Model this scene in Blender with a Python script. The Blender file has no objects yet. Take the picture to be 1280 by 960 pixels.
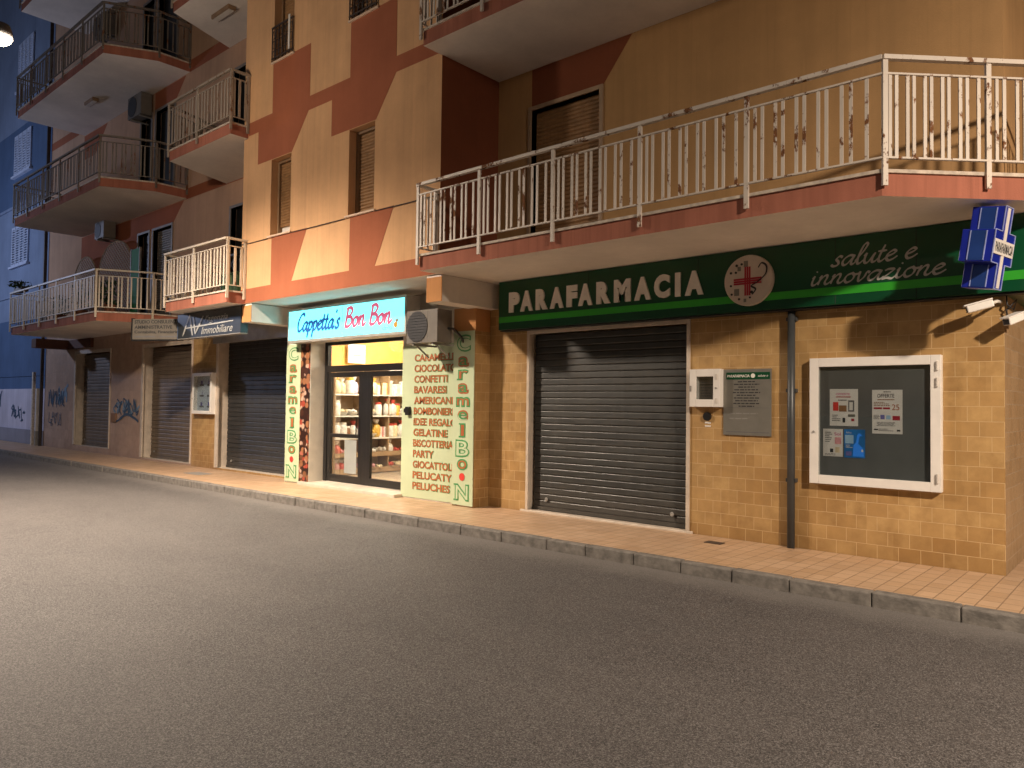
import bpy, math, random
from mathutils import Matrix, Vector
random.seed(7)
S = bpy.context.scene
COL = S.collection
R = math.radians

# ------------------------------------------------------------------ materials
def new_mat(name):
    m = bpy.data.materials.new(name); m.use_nodes = True
    nt = m.node_tree; b = nt.nodes['Principled BSDF']
    return m, nt, b

def nd(nt, typ, **kw):
    n = nt.nodes.new('ShaderNode' + typ)
    for k, v in kw.items():
        if k in n.inputs: n.inputs[k].default_value = v
        else: setattr(n, k, v)
    return n

def c4(c): return (c[0], c[1], c[2], 1)
def scl(c, k): return tuple(min(1, x * k) for x in c)

def mixc(nt, fac, a, b):
    m = nt.nodes.new('ShaderNodeMix'); m.data_type = 'RGBA'
    for s, v in ((m.inputs[0], fac), (m.inputs[6], a), (m.inputs[7], b)):
        if hasattr(v, 'is_linked') or isinstance(v, bpy.types.NodeSocket): nt.links.new(v, s)
        elif isinstance(v, (int, float)): s.default_value = v
        else: s.default_value = c4(v)
    return m.outputs[2]

def coords(nt, scale=(1, 1, 1)):
    tc = nd(nt, 'TexCoord'); mp = nd(nt, 'Mapping'); mp.inputs['Scale'].default_value = scale
    nt.links.new(tc.outputs['Object'], mp.inputs['Vector'])
    return mp.outputs['Vector']

def noise(nt, vec, scale, detail=3, rough=.55):
    n = nd(nt, 'TexNoise'); n.inputs['Scale'].default_value = scale
    n.inputs['Detail'].default_value = detail; n.inputs['Roughness'].default_value = rough
    nt.links.new(vec, n.inputs['Vector']); return n.outputs['Fac']

def ramp(nt, fac, lo, hi, a=0.0, b=1.0):
    r = nd(nt, 'MapRange'); r.inputs['From Min'].default_value = lo; r.inputs['From Max'].default_value = hi
    r.inputs['To Min'].default_value = a; r.inputs['To Max'].default_value = b
    nt.links.new(fac, r.inputs['Value']); return r.outputs['Result']

def bump(nt, b, h, strength, dist=.01):
    n = nd(nt, 'Bump'); n.inputs['Strength'].default_value = strength; n.inputs['Distance'].default_value = dist
    nt.links.new(h, n.inputs['Height']); nt.links.new(n.outputs['Normal'], b.inputs['Normal'])

def plain(name, c, rough=.5, metal=0, var=.12, vs=6, bs=0.0, bsc=40, spec=.5):
    m, nt, b = new_mat(name)
    v = coords(nt); f = ramp(nt, noise(nt, v, vs), .3, .7)
    nt.links.new(mixc(nt, f, scl(c, 1 - var), scl(c, 1 + var)), b.inputs['Base Color'])
    b.inputs['Roughness'].default_value = rough; b.inputs['Metallic'].default_value = metal
    b.inputs['Specular IOR Level'].default_value = spec
    if bs: bump(nt, b, noise(nt, v, bsc, 4), bs)
    return m

def plaster(name, c, streak=.22, rough=.9, bs=.25):
    m, nt, b = new_mat(name)
    v = coords(nt); vs = coords(nt, (3.5, 3.5, .22))
    f1 = ramp(nt, noise(nt, v, .9, 5), .3, .7); f2 = ramp(nt, noise(nt, vs, 1.6, 5), .35, .72)
    f3 = ramp(nt, noise(nt, v, 14, 4), .3, .7)
    a = mixc(nt, f1, scl(c, .82), scl(c, 1.06))
    a = mixc(nt, ramp(nt, f2, 0, 1, 0, streak), a, scl(c, .42))
    fine = ramp(nt, noise(nt, coords(nt, (14, 14, .35)), 1.4, 4), .55, .75); a = mixc(nt, ramp(nt, fine, 0, 1, 0, streak * 1.3), a, scl(c, .55))
    patch = ramp(nt, noise(nt, v, .55, 2, .3), .56, .60); a = mixc(nt, ramp(nt, patch, 0, 1, 0, .10), a, scl(c, 1.18))
    a = mixc(nt, ramp(nt, f3, 0, 1, 0, .10), a, scl(c, .6))
    nt.links.new(a, b.inputs['Base Color']); b.inputs['Roughness'].default_value = rough
    b.inputs['Specular IOR Level'].default_value = .2
    bump(nt, b, noise(nt, v, 55, 5, .7), bs, .012)
    return m

def tiles(name, c1, c2, mortar, w, h, offset=.5, vec='wall', msize=.004, rough=.35, cloudy=.5, sc=7, bstr=.35, spec=.4):
    m, nt, b = new_mat(name)
    tc = nd(nt, 'TexCoord'); sep = nd(nt, 'SeparateXYZ'); nt.links.new(tc.outputs['Object'], sep.inputs[0])
    cmb = nd(nt, 'CombineXYZ')
    if vec == 'wall':
        ad = nd(nt, 'Math'); nt.links.new(sep.outputs['X'], ad.inputs[0]); nt.links.new(sep.outputs['Y'], ad.inputs[1])
        nt.links.new(ad.outputs[0], cmb.inputs['X']); nt.links.new(sep.outputs['Z'], cmb.inputs['Y'])
    else:
        nt.links.new(sep.outputs['X'], cmb.inputs['X']); nt.links.new(sep.outputs['Y'], cmb.inputs['Y'])
    # slight waviness so that the rows are not ruler-straight
    nz = nd(nt, 'TexNoise'); nz.inputs['Scale'].default_value = 1.3
    nt.links.new(cmb.outputs[0], nz.inputs['Vector'])
    mx = nd(nt, 'VectorMath', operation='MULTIPLY_ADD'); nt.links.new(nz.outputs['Color'], mx.inputs[0])
    mx.inputs[1].default_value = (.008, .008, 0); nt.links.new(cmb.outputs[0], mx.inputs[2])
    br = nd(nt, 'TexBrick'); br.offset = offset; br.squash = 1
    nt.links.new(mx.outputs[0], br.inputs['Vector'])
    br.inputs['Color1'].default_value = (0, 0, 0, 1); br.inputs['Color2'].default_value = (1, 1, 1, 1); br.inputs['Mortar'].default_value = (.5, .5, .5, 1)
    br.inputs['Scale'].default_value = 1; br.inputs['Mortar Size'].default_value = msize; br.inputs['Mortar Smooth'].default_value = .3
    br.inputs['Brick Width'].default_value = w; br.inputs['Row Height'].default_value = h; br.inputs['Bias'].default_value = 0
    v = coords(nt)
    n1 = ramp(nt, noise(nt, v, sc, 5, .6), .3, .7); n2 = ramp(nt, noise(nt, v, .8, 4), .3, .7); n3 = ramp(nt, noise(nt, v, 45, 3), .3, .7)
    base = mixc(nt, br.outputs['Color'], c1, c2)
    base = mixc(nt, ramp(nt, n1, 0, 1, 0, cloudy), base, scl(c2, .72))
    base = mixc(nt, ramp(nt, n2, 0, 1, 0, .45), base, scl(c1, .75))
    base = mixc(nt, ramp(nt, n3, 0, 1, 0, .15), base, scl(c1, .6))
    b2 = nd(nt, 'TexBrick'); b2.offset = .37; nt.links.new(mx.outputs[0], b2.inputs['Vector'])
    b2.inputs['Color1'].default_value = (0, 0, 0, 1); b2.inputs['Color2'].default_value = (1, 1, 1, 1); b2.inputs['Mortar Size'].default_value = 0; b2.inputs['Scale'].default_value = 1
    b2.inputs['Brick Width'].default_value = w * 2; b2.inputs['Row Height'].default_value = h * 2
    lum = nd(nt, 'SeparateColor'); nt.links.new(b2.outputs['Color'], lum.inputs[0])
    base = mixc(nt, ramp(nt, lum.outputs[0], .55, .95, 0, .20), base, scl(c1, 1.18)); base = mixc(nt, ramp(nt, lum.outputs[0], .35, .0, 0, .22), base, scl(c2, .78))
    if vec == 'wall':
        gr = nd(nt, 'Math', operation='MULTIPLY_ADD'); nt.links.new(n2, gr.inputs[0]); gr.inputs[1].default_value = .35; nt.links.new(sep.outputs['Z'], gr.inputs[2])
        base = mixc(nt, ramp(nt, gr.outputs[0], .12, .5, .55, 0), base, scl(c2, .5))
    base = mixc(nt, br.outputs['Fac'], base, mortar)
    nt.links.new(base, b.inputs['Base Color'])
    b.inputs['Specular IOR Level'].default_value = spec
    nt.links.new(ramp(nt, n1, 0, 1, rough - .08, rough + .15), b.inputs['Roughness'])
    inv = nd(nt, 'Math', operation='SUBTRACT'); inv.inputs[0].default_value = 1; nt.links.new(br.outputs['Fac'], inv.inputs[1])
    ad2 = nd(nt, 'Math', operation='MULTIPLY_ADD'); nt.links.new(n1, ad2.inputs[0]); ad2.inputs[1].default_value = .25; nt.links.new(inv.outputs[0], ad2.inputs[2])
    bump(nt, b, ad2.outputs[0], bstr, .004)
    return m

def rusty(name, c, amount=.62, sc=9, rough=.5):
    m, nt, b = new_mat(name)
    v0 = coords(nt, (1, 1, .55)); oi = nd(nt, 'ObjectInfo'); av = nd(nt, 'VectorMath', operation='MULTIPLY_ADD'); nt.links.new(oi.outputs['Location'], av.inputs[0]); av.inputs[1].default_value = (1.7, 1.7, 1.7); nt.links.new(v0, av.inputs[2]); v = av.outputs[0]
    n0 = noise(nt, v, sc, 6, .72); lw_ = noise(nt, v, 1.9, 2)
    ma = nd(nt, 'Math', operation='MULTIPLY_ADD'); nt.links.new(lw_, ma.inputs[0]); ma.inputs[1].default_value = .42; sb = nd(nt, 'Math', operation='SUBTRACT'); nt.links.new(n0, sb.inputs[0]); sb.inputs[1].default_value = .21; nt.links.new(sb.outputs[0], ma.inputs[2]); n = ma.outputs[0]
    f = ramp(nt, n, amount, amount + .05)
    g = ramp(nt, noise(nt, v, 2.2, 4), .35, .7)
    p = mixc(nt, g, scl(c, .84), c)
    rc = mixc(nt, ramp(nt, noise(nt, v, 40, 3), .3, .7), (.24, .095, .03), (.085, .034, .014))
    nt.links.new(mixc(nt, f, p, rc), b.inputs['Base Color'])
    nt.links.new(ramp(nt, f, 0, 1, rough, .92), b.inputs['Roughness'])
    bump(nt, b, f, .3, .002)
    return m

def emit(name, c, strength):
    m, nt, b = new_mat(name)
    b.inputs['Base Color'].default_value = c4(scl(c, .6))
    b.inputs['Emission Color'].default_value = c4(c); b.inputs['Emission Strength'].default_value = strength
    return m

def glass(name, tint=(.93, .95, .95), refl=.07):
    m, nt, b = new_mat(name)
    nt.nodes.remove(b); out = nt.nodes['Material Output']
    tr = nd(nt, 'BsdfTransparent', Color=c4(tint)); gl = nd(nt, 'BsdfGlossy', Roughness=.03)
    lw = nd(nt, 'LayerWeight', Blend=.25); mx = nd(nt, 'MixShader')
    nt.links.new(ramp(nt, lw.outputs['Facing'], 0, 1, refl, .6), mx.inputs[0])
    nt.links.new(tr.outputs[0], mx.inputs[1]); nt.links.new(gl.outputs[0], mx.inputs[2])
    nt.links.new(mx.outputs[0], out.inputs['Surface'])
    return m

def asphalt():
    m, nt, b = new_mat('asphalt')
    v = coords(nt); vs = coords(nt, (.35, 1.2, 1))
    g = noise(nt, v, 105, 2, .6); g2 = noise(nt, v, 42, 3, .7); g3 = noise(nt, v, 190, 2, .6)
    big = ramp(nt, noise(nt, vs, .55, 5), .32, .68); mid = ramp(nt, noise(nt, v, 1.7, 6, .7), .34, .68)
    a = mixc(nt, big, (.066, .058, .055), (.100, .089, .084))
    a = mixc(nt, ramp(nt, mid, 0, 1, 0, .45), a, (.034, .032, .032))
    a = mixc(nt, ramp(nt, g2, .50, .68, 0, .6), a, (.022, .021, .021))
    a = mixc(nt, ramp(nt, g, .54, .64, 0, .6), a, (.22, .21, .205))
    a = mixc(nt, ramp(nt, g, .46, .38, 0, .8), a, (.014, .013, .013))
    a = mixc(nt, ramp(nt, g3, .58, .66, 0, .6), a, (.34, .32, .30))
    # a few hairline cracks and oil spots
    vo = nd(nt, 'TexVoronoi', feature='DISTANCE_TO_EDGE'); vo.inputs['Scale'].default_value = .33
    wob = nd(nt, 'TexNoise'); wob.inputs['Scale'].default_value = 1.6; wob.inputs['Detail'].default_value = 6; nt.links.new(v, wob.inputs['Vector'])
    ma = nd(nt, 'VectorMath', operation='MULTIPLY_ADD'); nt.links.new(wob.outputs['Color'], ma.inputs[0]); ma.inputs[1].default_value = (1.4, 1.4, 0); nt.links.new(v, ma.inputs[2]); nt.links.new(ma.outputs[0], vo.inputs['Vector'])
    cr = ramp(nt, vo.outputs['Distance'], .0, .004, .55, 0)
    gate = nd(nt, 'Math', operation='MULTIPLY'); nt.links.new(cr, gate.inputs[0]); nt.links.new(ramp(nt, noise(nt, v, .45, 2), .52, .58), gate.inputs[1])
    a = mixc(nt, gate.outputs[0], a, (.012, .011, .011))
    tc = nd(nt, 'TexCoord'); sp = nd(nt, 'SeparateXYZ'); nt.links.new(tc.outputs['Object'], sp.inputs[0])
    ad = nd(nt, 'Math', operation='MULTIPLY_ADD'); nt.links.new(mid, ad.inputs[0]); ad.inputs[1].default_value = .3; nt.links.new(sp.outputs['Y'], ad.inputs[2])
    a = mixc(nt, ramp(nt, ad.outputs[0], -2.0, -1.62, 0, .5), a, (.19, .175, .16))
    nt.links.new(a, b.inputs['Base Color'])
    b.inputs['Roughness'].default_value = .74; b.inputs['Specular IOR Level'].default_value = .4
    bump(nt, b, g, .6, .008)
    return m

M = {}
M['cream'] = plaster('cream_plaster', (.72, .425, .22), bs=.5)
M['cream_dim'] = plaster('dim_cream_plaster', (.62, .39, .255))  # the cream plaster again, with dim bluish light put into its colour
M['terra'] = plaster('terracotta_plaster', (.39, .13, .066), streak=.10)
M['soffit'] = plaster('white_soffit_plaster', (.80, .74, .67), streak=.08, bs=.12)
M['band'] = plaster('terracotta_fascia', (.45, .17, .11), streak=.55)
M['slab_top'] = plain('grey_floor_tile', (.35, .3, .26), .8)
M['lip'] = plain('pale_stone_lip', (.55, .47, .38), .7, var=.25, vs=14)
M['orange'] = plaster('orange_plaster', (.58, .28, .11))
M['woodlip'] = plain('tan_door_frame', (.36, .25, .16), .55)
M['tan'] = plaster('tan_plaster', (.50, .30, .135))
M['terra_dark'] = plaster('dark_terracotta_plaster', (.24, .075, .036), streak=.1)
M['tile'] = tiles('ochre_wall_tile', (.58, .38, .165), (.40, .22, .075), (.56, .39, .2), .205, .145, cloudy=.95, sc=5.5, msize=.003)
M['tile_pink'] = tiles('pinkish_stone_tile', (.58, .41, .31), (.47, .32, .24), (.36, .26, .19), .3, .3, offset=0, cloudy=.6, sc=5)
M['tile_dirty'] = tiles('dusty_side_tile', (.46, .31, .17), (.38, .24, .12), (.40, .30, .2), .2, .135)
M['paving'] = tiles('ochre_paving_tile', (.57, .39, .25), (.48, .31, .18), (.24, .16, .10), .15, .2, offset=0, vec='floor', msize=.005, rough=.42, cloudy=.35, sc=3, bstr=.5)
M['kerb'] = plain('grey_kerb_stone', (.165, .15, .132), .85, var=.35, vs=10, bs=.8, bsc=22)
M['marble'] = plain('pale_marble', (.56, .48, .39), .45, var=.14, vs=5)
M['whitejamb'] = plain('white_jamb_paint', (.70, .66, .58), .6, var=.07)
M['rail'] = rusty('rusty_white_paint', (.70, .62, .53), .575, 9)
M['rail_clean'] = rusty('cream_rail_paint', (.66, .57, .44), .64)
M['rail_mid'] = rusty('brownish_rail_paint', (.40, .33, .26), .58)  # darker rail paint with rust spots, for the upper small balconies
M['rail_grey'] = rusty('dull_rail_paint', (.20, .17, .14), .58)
M['shutter'] = plain('charcoal_steel_slats', (.024, .028, .029), .5, .1, var=.2, vs=3)
M['shutter_brown'] = plain('brown_steel_slats', (.12, .088, .062), .5, .2, var=.25, vs=3)
M['shutter_dark'] = plain('black_steel_slats', (.035, .036, .038), .45, .3, var=.2, vs=3)
def steel(name, c):
    m, nt, b = new_mat(name)
    f = ramp(nt, noise(nt, coords(nt, (.5, 1, 9)), 1.2, 4), .3, .7); g = ramp(nt, noise(nt, coords(nt, (9, 1, .5)), 1.0, 5), .45, .75); h = ramp(nt, noise(nt, coords(nt), 5, 6, .7), .5, .72)
    a = mixc(nt, f, scl(c, .8), scl(c, 1.25)); a = mixc(nt, ramp(nt, g, 0, 1, 0, .35), a, scl(c, 1.9)); a = mixc(nt, ramp(nt, h, 0, 1, 0, .3), a, (c[0] * 2.2, c[0] * 1.9, c[0] * 1.5))
    sp = nd(nt, 'SeparateXYZ'); nt.links.new(coords(nt), sp.inputs[0])
    a = mixc(nt, ramp(nt, sp.outputs['Z'], .0, .45, .45, 0), a, (.10, .085, .07))
    nt.links.new(a, b.inputs['Base Color']); nt.links.new(ramp(nt, h, 0, 1, .42, .7), b.inputs['Roughness']); b.inputs['Metallic'].default_value = .15
    bump(nt, b, noise(nt, coords(nt, (1.2, 1, 3)), 2.2, 3), .12, .03)
    return m
M['shutter'] = steel('charcoal_steel_slats', (.036, .037, .035)); M['shutter_brown'] = steel('brown_steel_slats', (.135, .103, .076)); M['shutter_dark'] = steel('black_steel_slats', (.030, .031, .033))
M['wood'] = plain('brown_wood_slats', (.30, .165, .07), .55, var=.2, vs=9)
M['woodframe'] = plain('brown_window_frame', (.24, .15, .08), .55)
M['greyframe'] = plain('grey_door_frame', (.22, .20, .18), .5)
M['dark'] = plain('dark_opening', (.012, .012, .013), .5)
M['black'] = plain('black_metal', (.014, .013, .013), .35)
M['iron'] = plain('dark_wrought_iron', (.05, .035, .028), .6)
M['white'] = plain('white_paint', (.78, .75, .70), .4, var=.05)
M['offwhite'] = plain('off_white_plastic', (.62, .58, .52), .45, var=.07)
M['grey'] = plain('mid_grey_metal', (.30, .29, .27), .45, .2)
M['pipe'] = plain('dark_grey_pipe', (.05, .055, .058), .4)
M['green'] = plain('dark_green_panel', (.004, .062, .024), .28, var=.1, vs=1.2)
M['lime'] = plain('bright_green_stripe', (.035, .36, .03), .3, var=.05)
M['letters'] = plain('pale_letter_face', (.80, .76, .70), .45, var=.05)
M['silver'] = plain('silver_letter_face', (.44, .44, .41), .4, var=.06)
M['disc'] = plain('cream_disc', (.60, .53, .46), .45, var=.06)
M['red'] = plain('deep_red_paint', (.38, .025, .045), .4)
M['brightred'] = plain('bright_red_paint', (.62, .05, .04), .4)
M['ltgreen'] = plain('pale_green_panel', (.50, .58, .38), .4, var=.06, vs=2)
M['letgreen'] = plain('green_letter_edge', (.07, .28, .10), .4)
M['letorange'] = plain('rust_orange_letter', (.42, .125, .045), .4)
M['ink'] = plain('black_ink', (.03, .03, .032), .6)
M['inkgrey'] = plain('grey_ink', (.14, .14, .145), .6)
M['paper'] = plain('white_paper', (.74, .72, .69), .6, var=.05)
M['blueprint'] = plain('blue_print', (.02, .18, .52), .45, var=.3, vs=5)
M['ltblue'] = plain('pale_blue_print', (.35, .55, .75), .5)
M['palesheet'] = plain('pale_blue_sheet', (.60, .68, .76), .5, var=.04)
M['pink'] = plain('pink_print', (.66, .22, .36), .5)
M['brownprint'] = plain('brown_print', (.25, .13, .06), .5)
M['purple'] = plain('violet_print', (.17, .16, .42), .5)
M['boardgrey'] = plain('slate_board', (.115, .122, .122), .75, var=.15, vs=2)
M['plaque'] = plain('brushed_plaque', (.235, .225, .195), .35, .4, var=.08)
M['navy'] = plain('dark_slate_sign', (.028, .034, .042), .35)
M['bluegrad'] = plain('blue_sign_end', (.05, .12, .26), .35)
M['cross'] = plain('royal_blue_plastic', (.010, .022, .30), .3, var=.1)
M['crosspanel'] = plain('slate_blue_panel', (.014, .045, .20), .35, var=.1)
M['trimblue'] = plain('pale_blue_trim', (.32, .38, .68), .4)
M['acbody'] = plain('grey_beige_casing', (.155, .138, .115), .5, var=.1)
M['glass'] = glass('clear_glass')
M['boardglass'] = glass('board_glass', (.88, .9, .9), .05)
M['cyan'] = emit('backlit_cyan_face', (.11, .64, .68), 3.6)
M['signblue'] = emit('backlit_blue_script', (.016, .11, .36), 1.0)
M['signred'] = emit('backlit_raspberry_script', (.58, .10, .18), 1.1)
M['alu'] = plain('aluminium_edge', (.55, .53, .49), .4, .5)
M['yellowwall'] = plain('yellow_shop_wall', (.80, .50, .12), .7)
M['orangewall'] = plain('orange_shop_wall', (.78, .33, .08), .7)
M['shopwall'] = plain('beige_shop_wall', (.62, .57, .50), .8)
M['shelfwood'] = plain('light_shelf_wood', (.36, .24, .14), .55, var=.15)
M['shelfwhite'] = plain('white_shelf_board', (.75, .72, .66), .5)
M['shopfloor'] = plain('shop_floor_tile', (.40, .32, .24), .4)
M['lampglow'] = emit('lit_lamp_lens', (1.0, .80, .50), 60)
M['ceilglow'] = emit('lit_ceiling_lens', (1.0, .84, .60), 9)
M['lampbody'] = plain('grey_lamp_housing', (.2, .2, .2), .5, .4)
M['blueplaster'] = plaster('blue_plaster', (.23, .29, .41), streak=.2)
M['bluedark'] = plaster('shaded_blue_plaster', (.095, .15, .26), streak=.2)  # blue plaster darkened to paint shadow zones
M['whitewall'] = plaster('white_wash', (.62, .58, .66), streak=.3)
M['greybase'] = plaster('grey_render_base', (.30, .29, .33), streak=.2)
M['blueshut'] = plain('pale_blue_shutter', (.46, .52, .66), .6)
M['graf'] = plain('dark_blue_spray', (.035, .075, .13), .7)
M['grafl'] = plain('grey_blue_spray', (.16, .24, .32), .7)
M['beam_dark'] = plain('dark_brown_render', (.10, .04, .022), .8)
M['wicker'] = plain('brown_cane', (.34, .23, .12), .7, var=.3, vs=20)
M['greenfab'] = plain('green_fabric', (.004, .20, .045), .7)
M['leaf'] = plain('dark_leaf', (.035, .07, .025), .6, var=.4, vs=30)
M['pot'] = plain('terracotta_pot', (.30, .12, .06), .8)
M['sill'] = plain('pale_sill_stone', (.62, .46, .33), .6)
M['asphalt'] = asphalt()
M['road_edge'] = M['kerb']
for n_, c_ in (('sweet_white', (.78, .74, .70)), ('sweet_cream', (.74, .62, .42)), ('sweet_pink', (.70, .34, .36)), ('sweet_red', (.55, .08, .06)), ('sweet_gold', (.62, .38, .08)), ('sweet_lilac', (.52, .46, .62)), ('sweet_brown', (.22, .10, .045))):
    M[n_] = plain(n_ + '_wrap', c_, .35, var=.25, vs=22)
def choc():
    m, nt, b = new_mat('printed_chocolates')
    v = coords(nt, (1, 1, 1)); vo = nd(nt, 'TexVoronoi'); vo.inputs['Scale'].default_value = 8.5; nt.links.new(v, vo.inputs['Vector'])
    hs = nd(nt, 'SeparateColor'); nt.links.new(vo.outputs['Color'], hs.inputs[0])
    a = mixc(nt, ramp(nt, hs.outputs[0], .25, .35), (.06, .022, .012), (.30, .13, .06))
    a = mixc(nt, ramp(nt, hs.outputs[1], .62, .66), a, (.52, .34, .25))
    a = mixc(nt, ramp(nt, hs.outputs[2], .84, .88), a, (.33, .06, .035))
    a = mixc(nt, ramp(nt, vo.outputs['Distance'], .5, .62), a, (.03, .012, .008))
    nt.links.new(a, b.inputs['Base Color']); b.inputs['Roughness'].default_value = .35
    return m
M['choc'] = choc()

# ------------------------------------------------------------------ mesh builder
class MB:
    def __init__(s): s.v = []; s.f = []; s.m = []; s.mats = []
    def mi(s, m):
        if m not in s.mats: s.mats.append(m)
        return s.mats.index(m)
    def add(s, vs, fs, m):
        o = len(s.v); k = s.mi(m); s.v += [tuple(p) for p in vs]
        for f in fs: s.f.append(tuple(i + o for i in f)); s.m.append(k)
        return s
    def box(s, x0, x1, y0, y1, z0, z1, m):
        x0, x1 = sorted((x0, x1)); y0, y1 = sorted((y0, y1)); z0, z1 = sorted((z0, z1))
        return s.add([(x0, y0, z0), (x1, y0, z0), (x1, y1, z0), (x0, y1, z0), (x0, y0, z1), (x1, y0, z1), (x1, y1, z1), (x0, y1, z1)],
              [(0, 3, 2, 1), (4, 5, 6, 7), (0, 1, 5, 4), (1, 2, 6, 5), (2, 3, 7, 6), (3, 0, 4, 7)], m)
    def bar(s, p0, p1, w, h, m, up=(0, 0, 1)):
        p0, p1 = Vector(p0), Vector(p1); d = (p1 - p0).normalized(); up = Vector(up)
        if abs(d.dot(up)) > .99: up = Vector((0, 1, 0))
        a = d.cross(up).normalized() * (w / 2); b = a.cross(d).normalized() * (h / 2)
        vs = [p0 - a - b, p0 + a - b, p0 + a + b, p0 - a + b, p1 - a - b, p1 + a - b, p1 + a + b, p1 - a + b]
        return s.add(vs, [(0, 3, 2, 1), (4, 5, 6, 7), (0, 1, 5, 4), (1, 2, 6, 5), (2, 3, 7, 6), (3, 0, 4, 7)], m)
    def tube(s, pts, r, m, n=8):
        pts = [Vector(p) for p in pts]; rings = []; rr = r if isinstance(r, (list, tuple)) else [r] * len(pts)
        prev = None
        for i, p in enumerate(pts):
            d = (pts[min(i + 1, len(pts) - 1)] - pts[max(i - 1, 0)]).normalized()
            a = prev - d * prev.dot(d) if prev is not None else d.cross(Vector((0, 0, 1)) if abs(d.z) < .9 else Vector((1, 0, 0)))
            a.normalize(); prev = a; b = d.cross(a)
            rings.append([p + (a * math.cos(t) + b * math.sin(t)) * rr[i] for t in (2 * math.pi * k / n for k in range(n))])
        vs = [q for rg in rings for q in rg]; fs = []
        for i in range(len(pts) - 1):
            for k in range(n): fs.append((i * n + k, i * n + (k + 1) % n, (i + 1) * n + (k + 1) % n, (i + 1) * n + k))
        fs.append(tuple(range(n))[::-1]); fs.append(tuple((len(pts) - 1) * n + k for k in range(n)))
        return s.add(vs, fs, m)
    def lathe(s, prof, c, m, n=14, axis='z', sq=0):
        vs = []; fs = []
        for r, h in prof:
            for k in range(n):
                t = 2 * math.pi * k / n; e = 1
                if sq: e = 1 / (abs(math.cos(t)) ** 4 + abs(math.sin(t)) ** 4) ** .25; e = 1 + (e - 1) * sq
                x, y = r * e * math.cos(t), r * e * math.sin(t)
                if axis == 'z': vs.append((c[0] + x, c[1] + y, c[2] + h))
                elif axis == 'y': vs.append((c[0] + x, c[1] + h, c[2] + y))
                else: vs.append((c[0] + h, c[1] + x, c[2] + y))
        for i in range(len(prof) - 1):
            for k in range(n): fs.append((i * n + k, i * n + (k + 1) % n, (i + 1) * n + (k + 1) % n, (i + 1) * n + k))
        fs.append(tuple(range(n))[::-1]); fs.append(tuple((len(prof) - 1) * n + k for k in range(n)))
        return s.add(vs, fs, m)
    def polyxz(s, pts, y, t, m):
        """flat outline in the facade plane, front at y, thickness t behind it"""
        a = sum(pts[i][0] * pts[(i + 1) % len(pts)][1] - pts[(i + 1) % len(pts)][0] * pts[i][1] for i in range(len(pts)))
        if a < 0: pts = pts[::-1]
        n = len(pts)
        vs = [(x, y, z) for x, z in pts] + [(x, y + t, z) for x, z in pts]
        fs = [tuple(range(n)), tuple(range(n, 2 * n))[::-1]] + [((i + 1) % n, i, n + i, n + (i + 1) % n) for i in range(n)]
        return s.add(vs, fs, m)
    def prism(s, pts, z0, z1, mside, mbot, mtop):
        a = sum(pts[i][0] * pts[(i + 1) % len(pts)][1] - pts[(i + 1) % len(pts)][0] * pts[i][1] for i in range(len(pts)))
        if a < 0: pts = pts[::-1]
        n = len(pts); vs = [(x, y, z0) for x, y in pts] + [(x, y, z1) for x, y in pts]
        s.add(vs, [tuple(range(n))[::-1]], mbot); s.add(vs, [tuple(range(n, 2 * n))], mtop)
        s.add(vs, [(i, (i + 1) % n, n + (i + 1) % n, n + i) for i in range(n)], mside)
        return s
    def wall(s, x0, x1, z0, z1, y, d, holes, m, mrev=None):
        """facade sheet facing -y with openings and their reveals, d deep"""
        xs = sorted({x0, x1, *[h[0] for h in holes], *[h[1] for h in holes]}); zs = sorted({z0, z1, *[h[2] for h in holes], *[h[3] for h in holes]})
        for i in range(len(xs) - 1):
            for j in range(len(zs) - 1):
                cx, cz = (xs[i] + xs[i + 1]) / 2, (zs[j] + zs[j + 1]) / 2
                if any(h[0] < cx < h[1] and h[2] < cz < h[3] for h in holes): continue
                s.add([(xs[i], y, zs[j]), (xs[i + 1], y, zs[j]), (xs[i + 1], y, zs[j + 1]), (xs[i], y, zs[j + 1])], [(0, 1, 2, 3)], m)
        for a, b, c, e in holes:
            r = mrev or m
            s.add([(a, y, c), (a, y + d, c), (a, y + d, e), (a, y, e)], [(0, 1, 2, 3)], r)
            s.add([(b, y, c), (b, y, e), (b, y + d, e), (b, y + d, c)], [(0, 1, 2, 3)], r)
            s.add([(a, y, e), (a, y + d, e), (b, y + d, e), (b, y, e)], [(0, 1, 2, 3)], r)
            s.add([(a, y, c), (b, y, c), (b, y + d, c), (a, y + d, c)], [(0, 1, 2, 3)], r)
        return s

WL = {}
def wl(o): return WL.get(o.name, Vector((0, 0, 0)))
def attach(o, parent):
    o.parent = parent; o.matrix_parent_inverse = Matrix.Translation(-wl(parent))
def build(name, mb, parent=None, loc=None, bev=0, smooth=False):
    me = bpy.data.meshes.new(name)
    L = Vector(loc) if loc is not None else Vector((0, 0, 0))
    me.from_pydata([tuple(Vector(p) - L) for p in mb.v], [], mb.f)
    for m in mb.mats: me.materials.append(M[m])
    me.polygons.foreach_set('material_index', mb.m)
    if smooth: me.polygons.foreach_set('use_smooth', [True] * len(me.polygons))
    me.update()
    o = bpy.data.objects.new(name, me); COL.objects.link(o); o.location = L
    WL[o.name] = L
    if parent is not None: attach(o, parent)
    if bev:
        b = o.modifiers.new('bevel', 'BEVEL'); b.width = bev; b.segments = 2; b.limit_method = 'ANGLE'; b.angle_limit = R(40)
    return o
def tag(o, label, cat, group=None):
    o['label'] = label; o['category'] = cat
    if group: o['group'] = group
    return o
def thing(name, loc, label, cat, group=None):
    o = bpy.data.objects.new(name, None); COL.objects.link(o); o.location = loc; o.empty_display_size = .1
    WL[o.name] = Vector(loc); return tag(o, label, cat, group)
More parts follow.
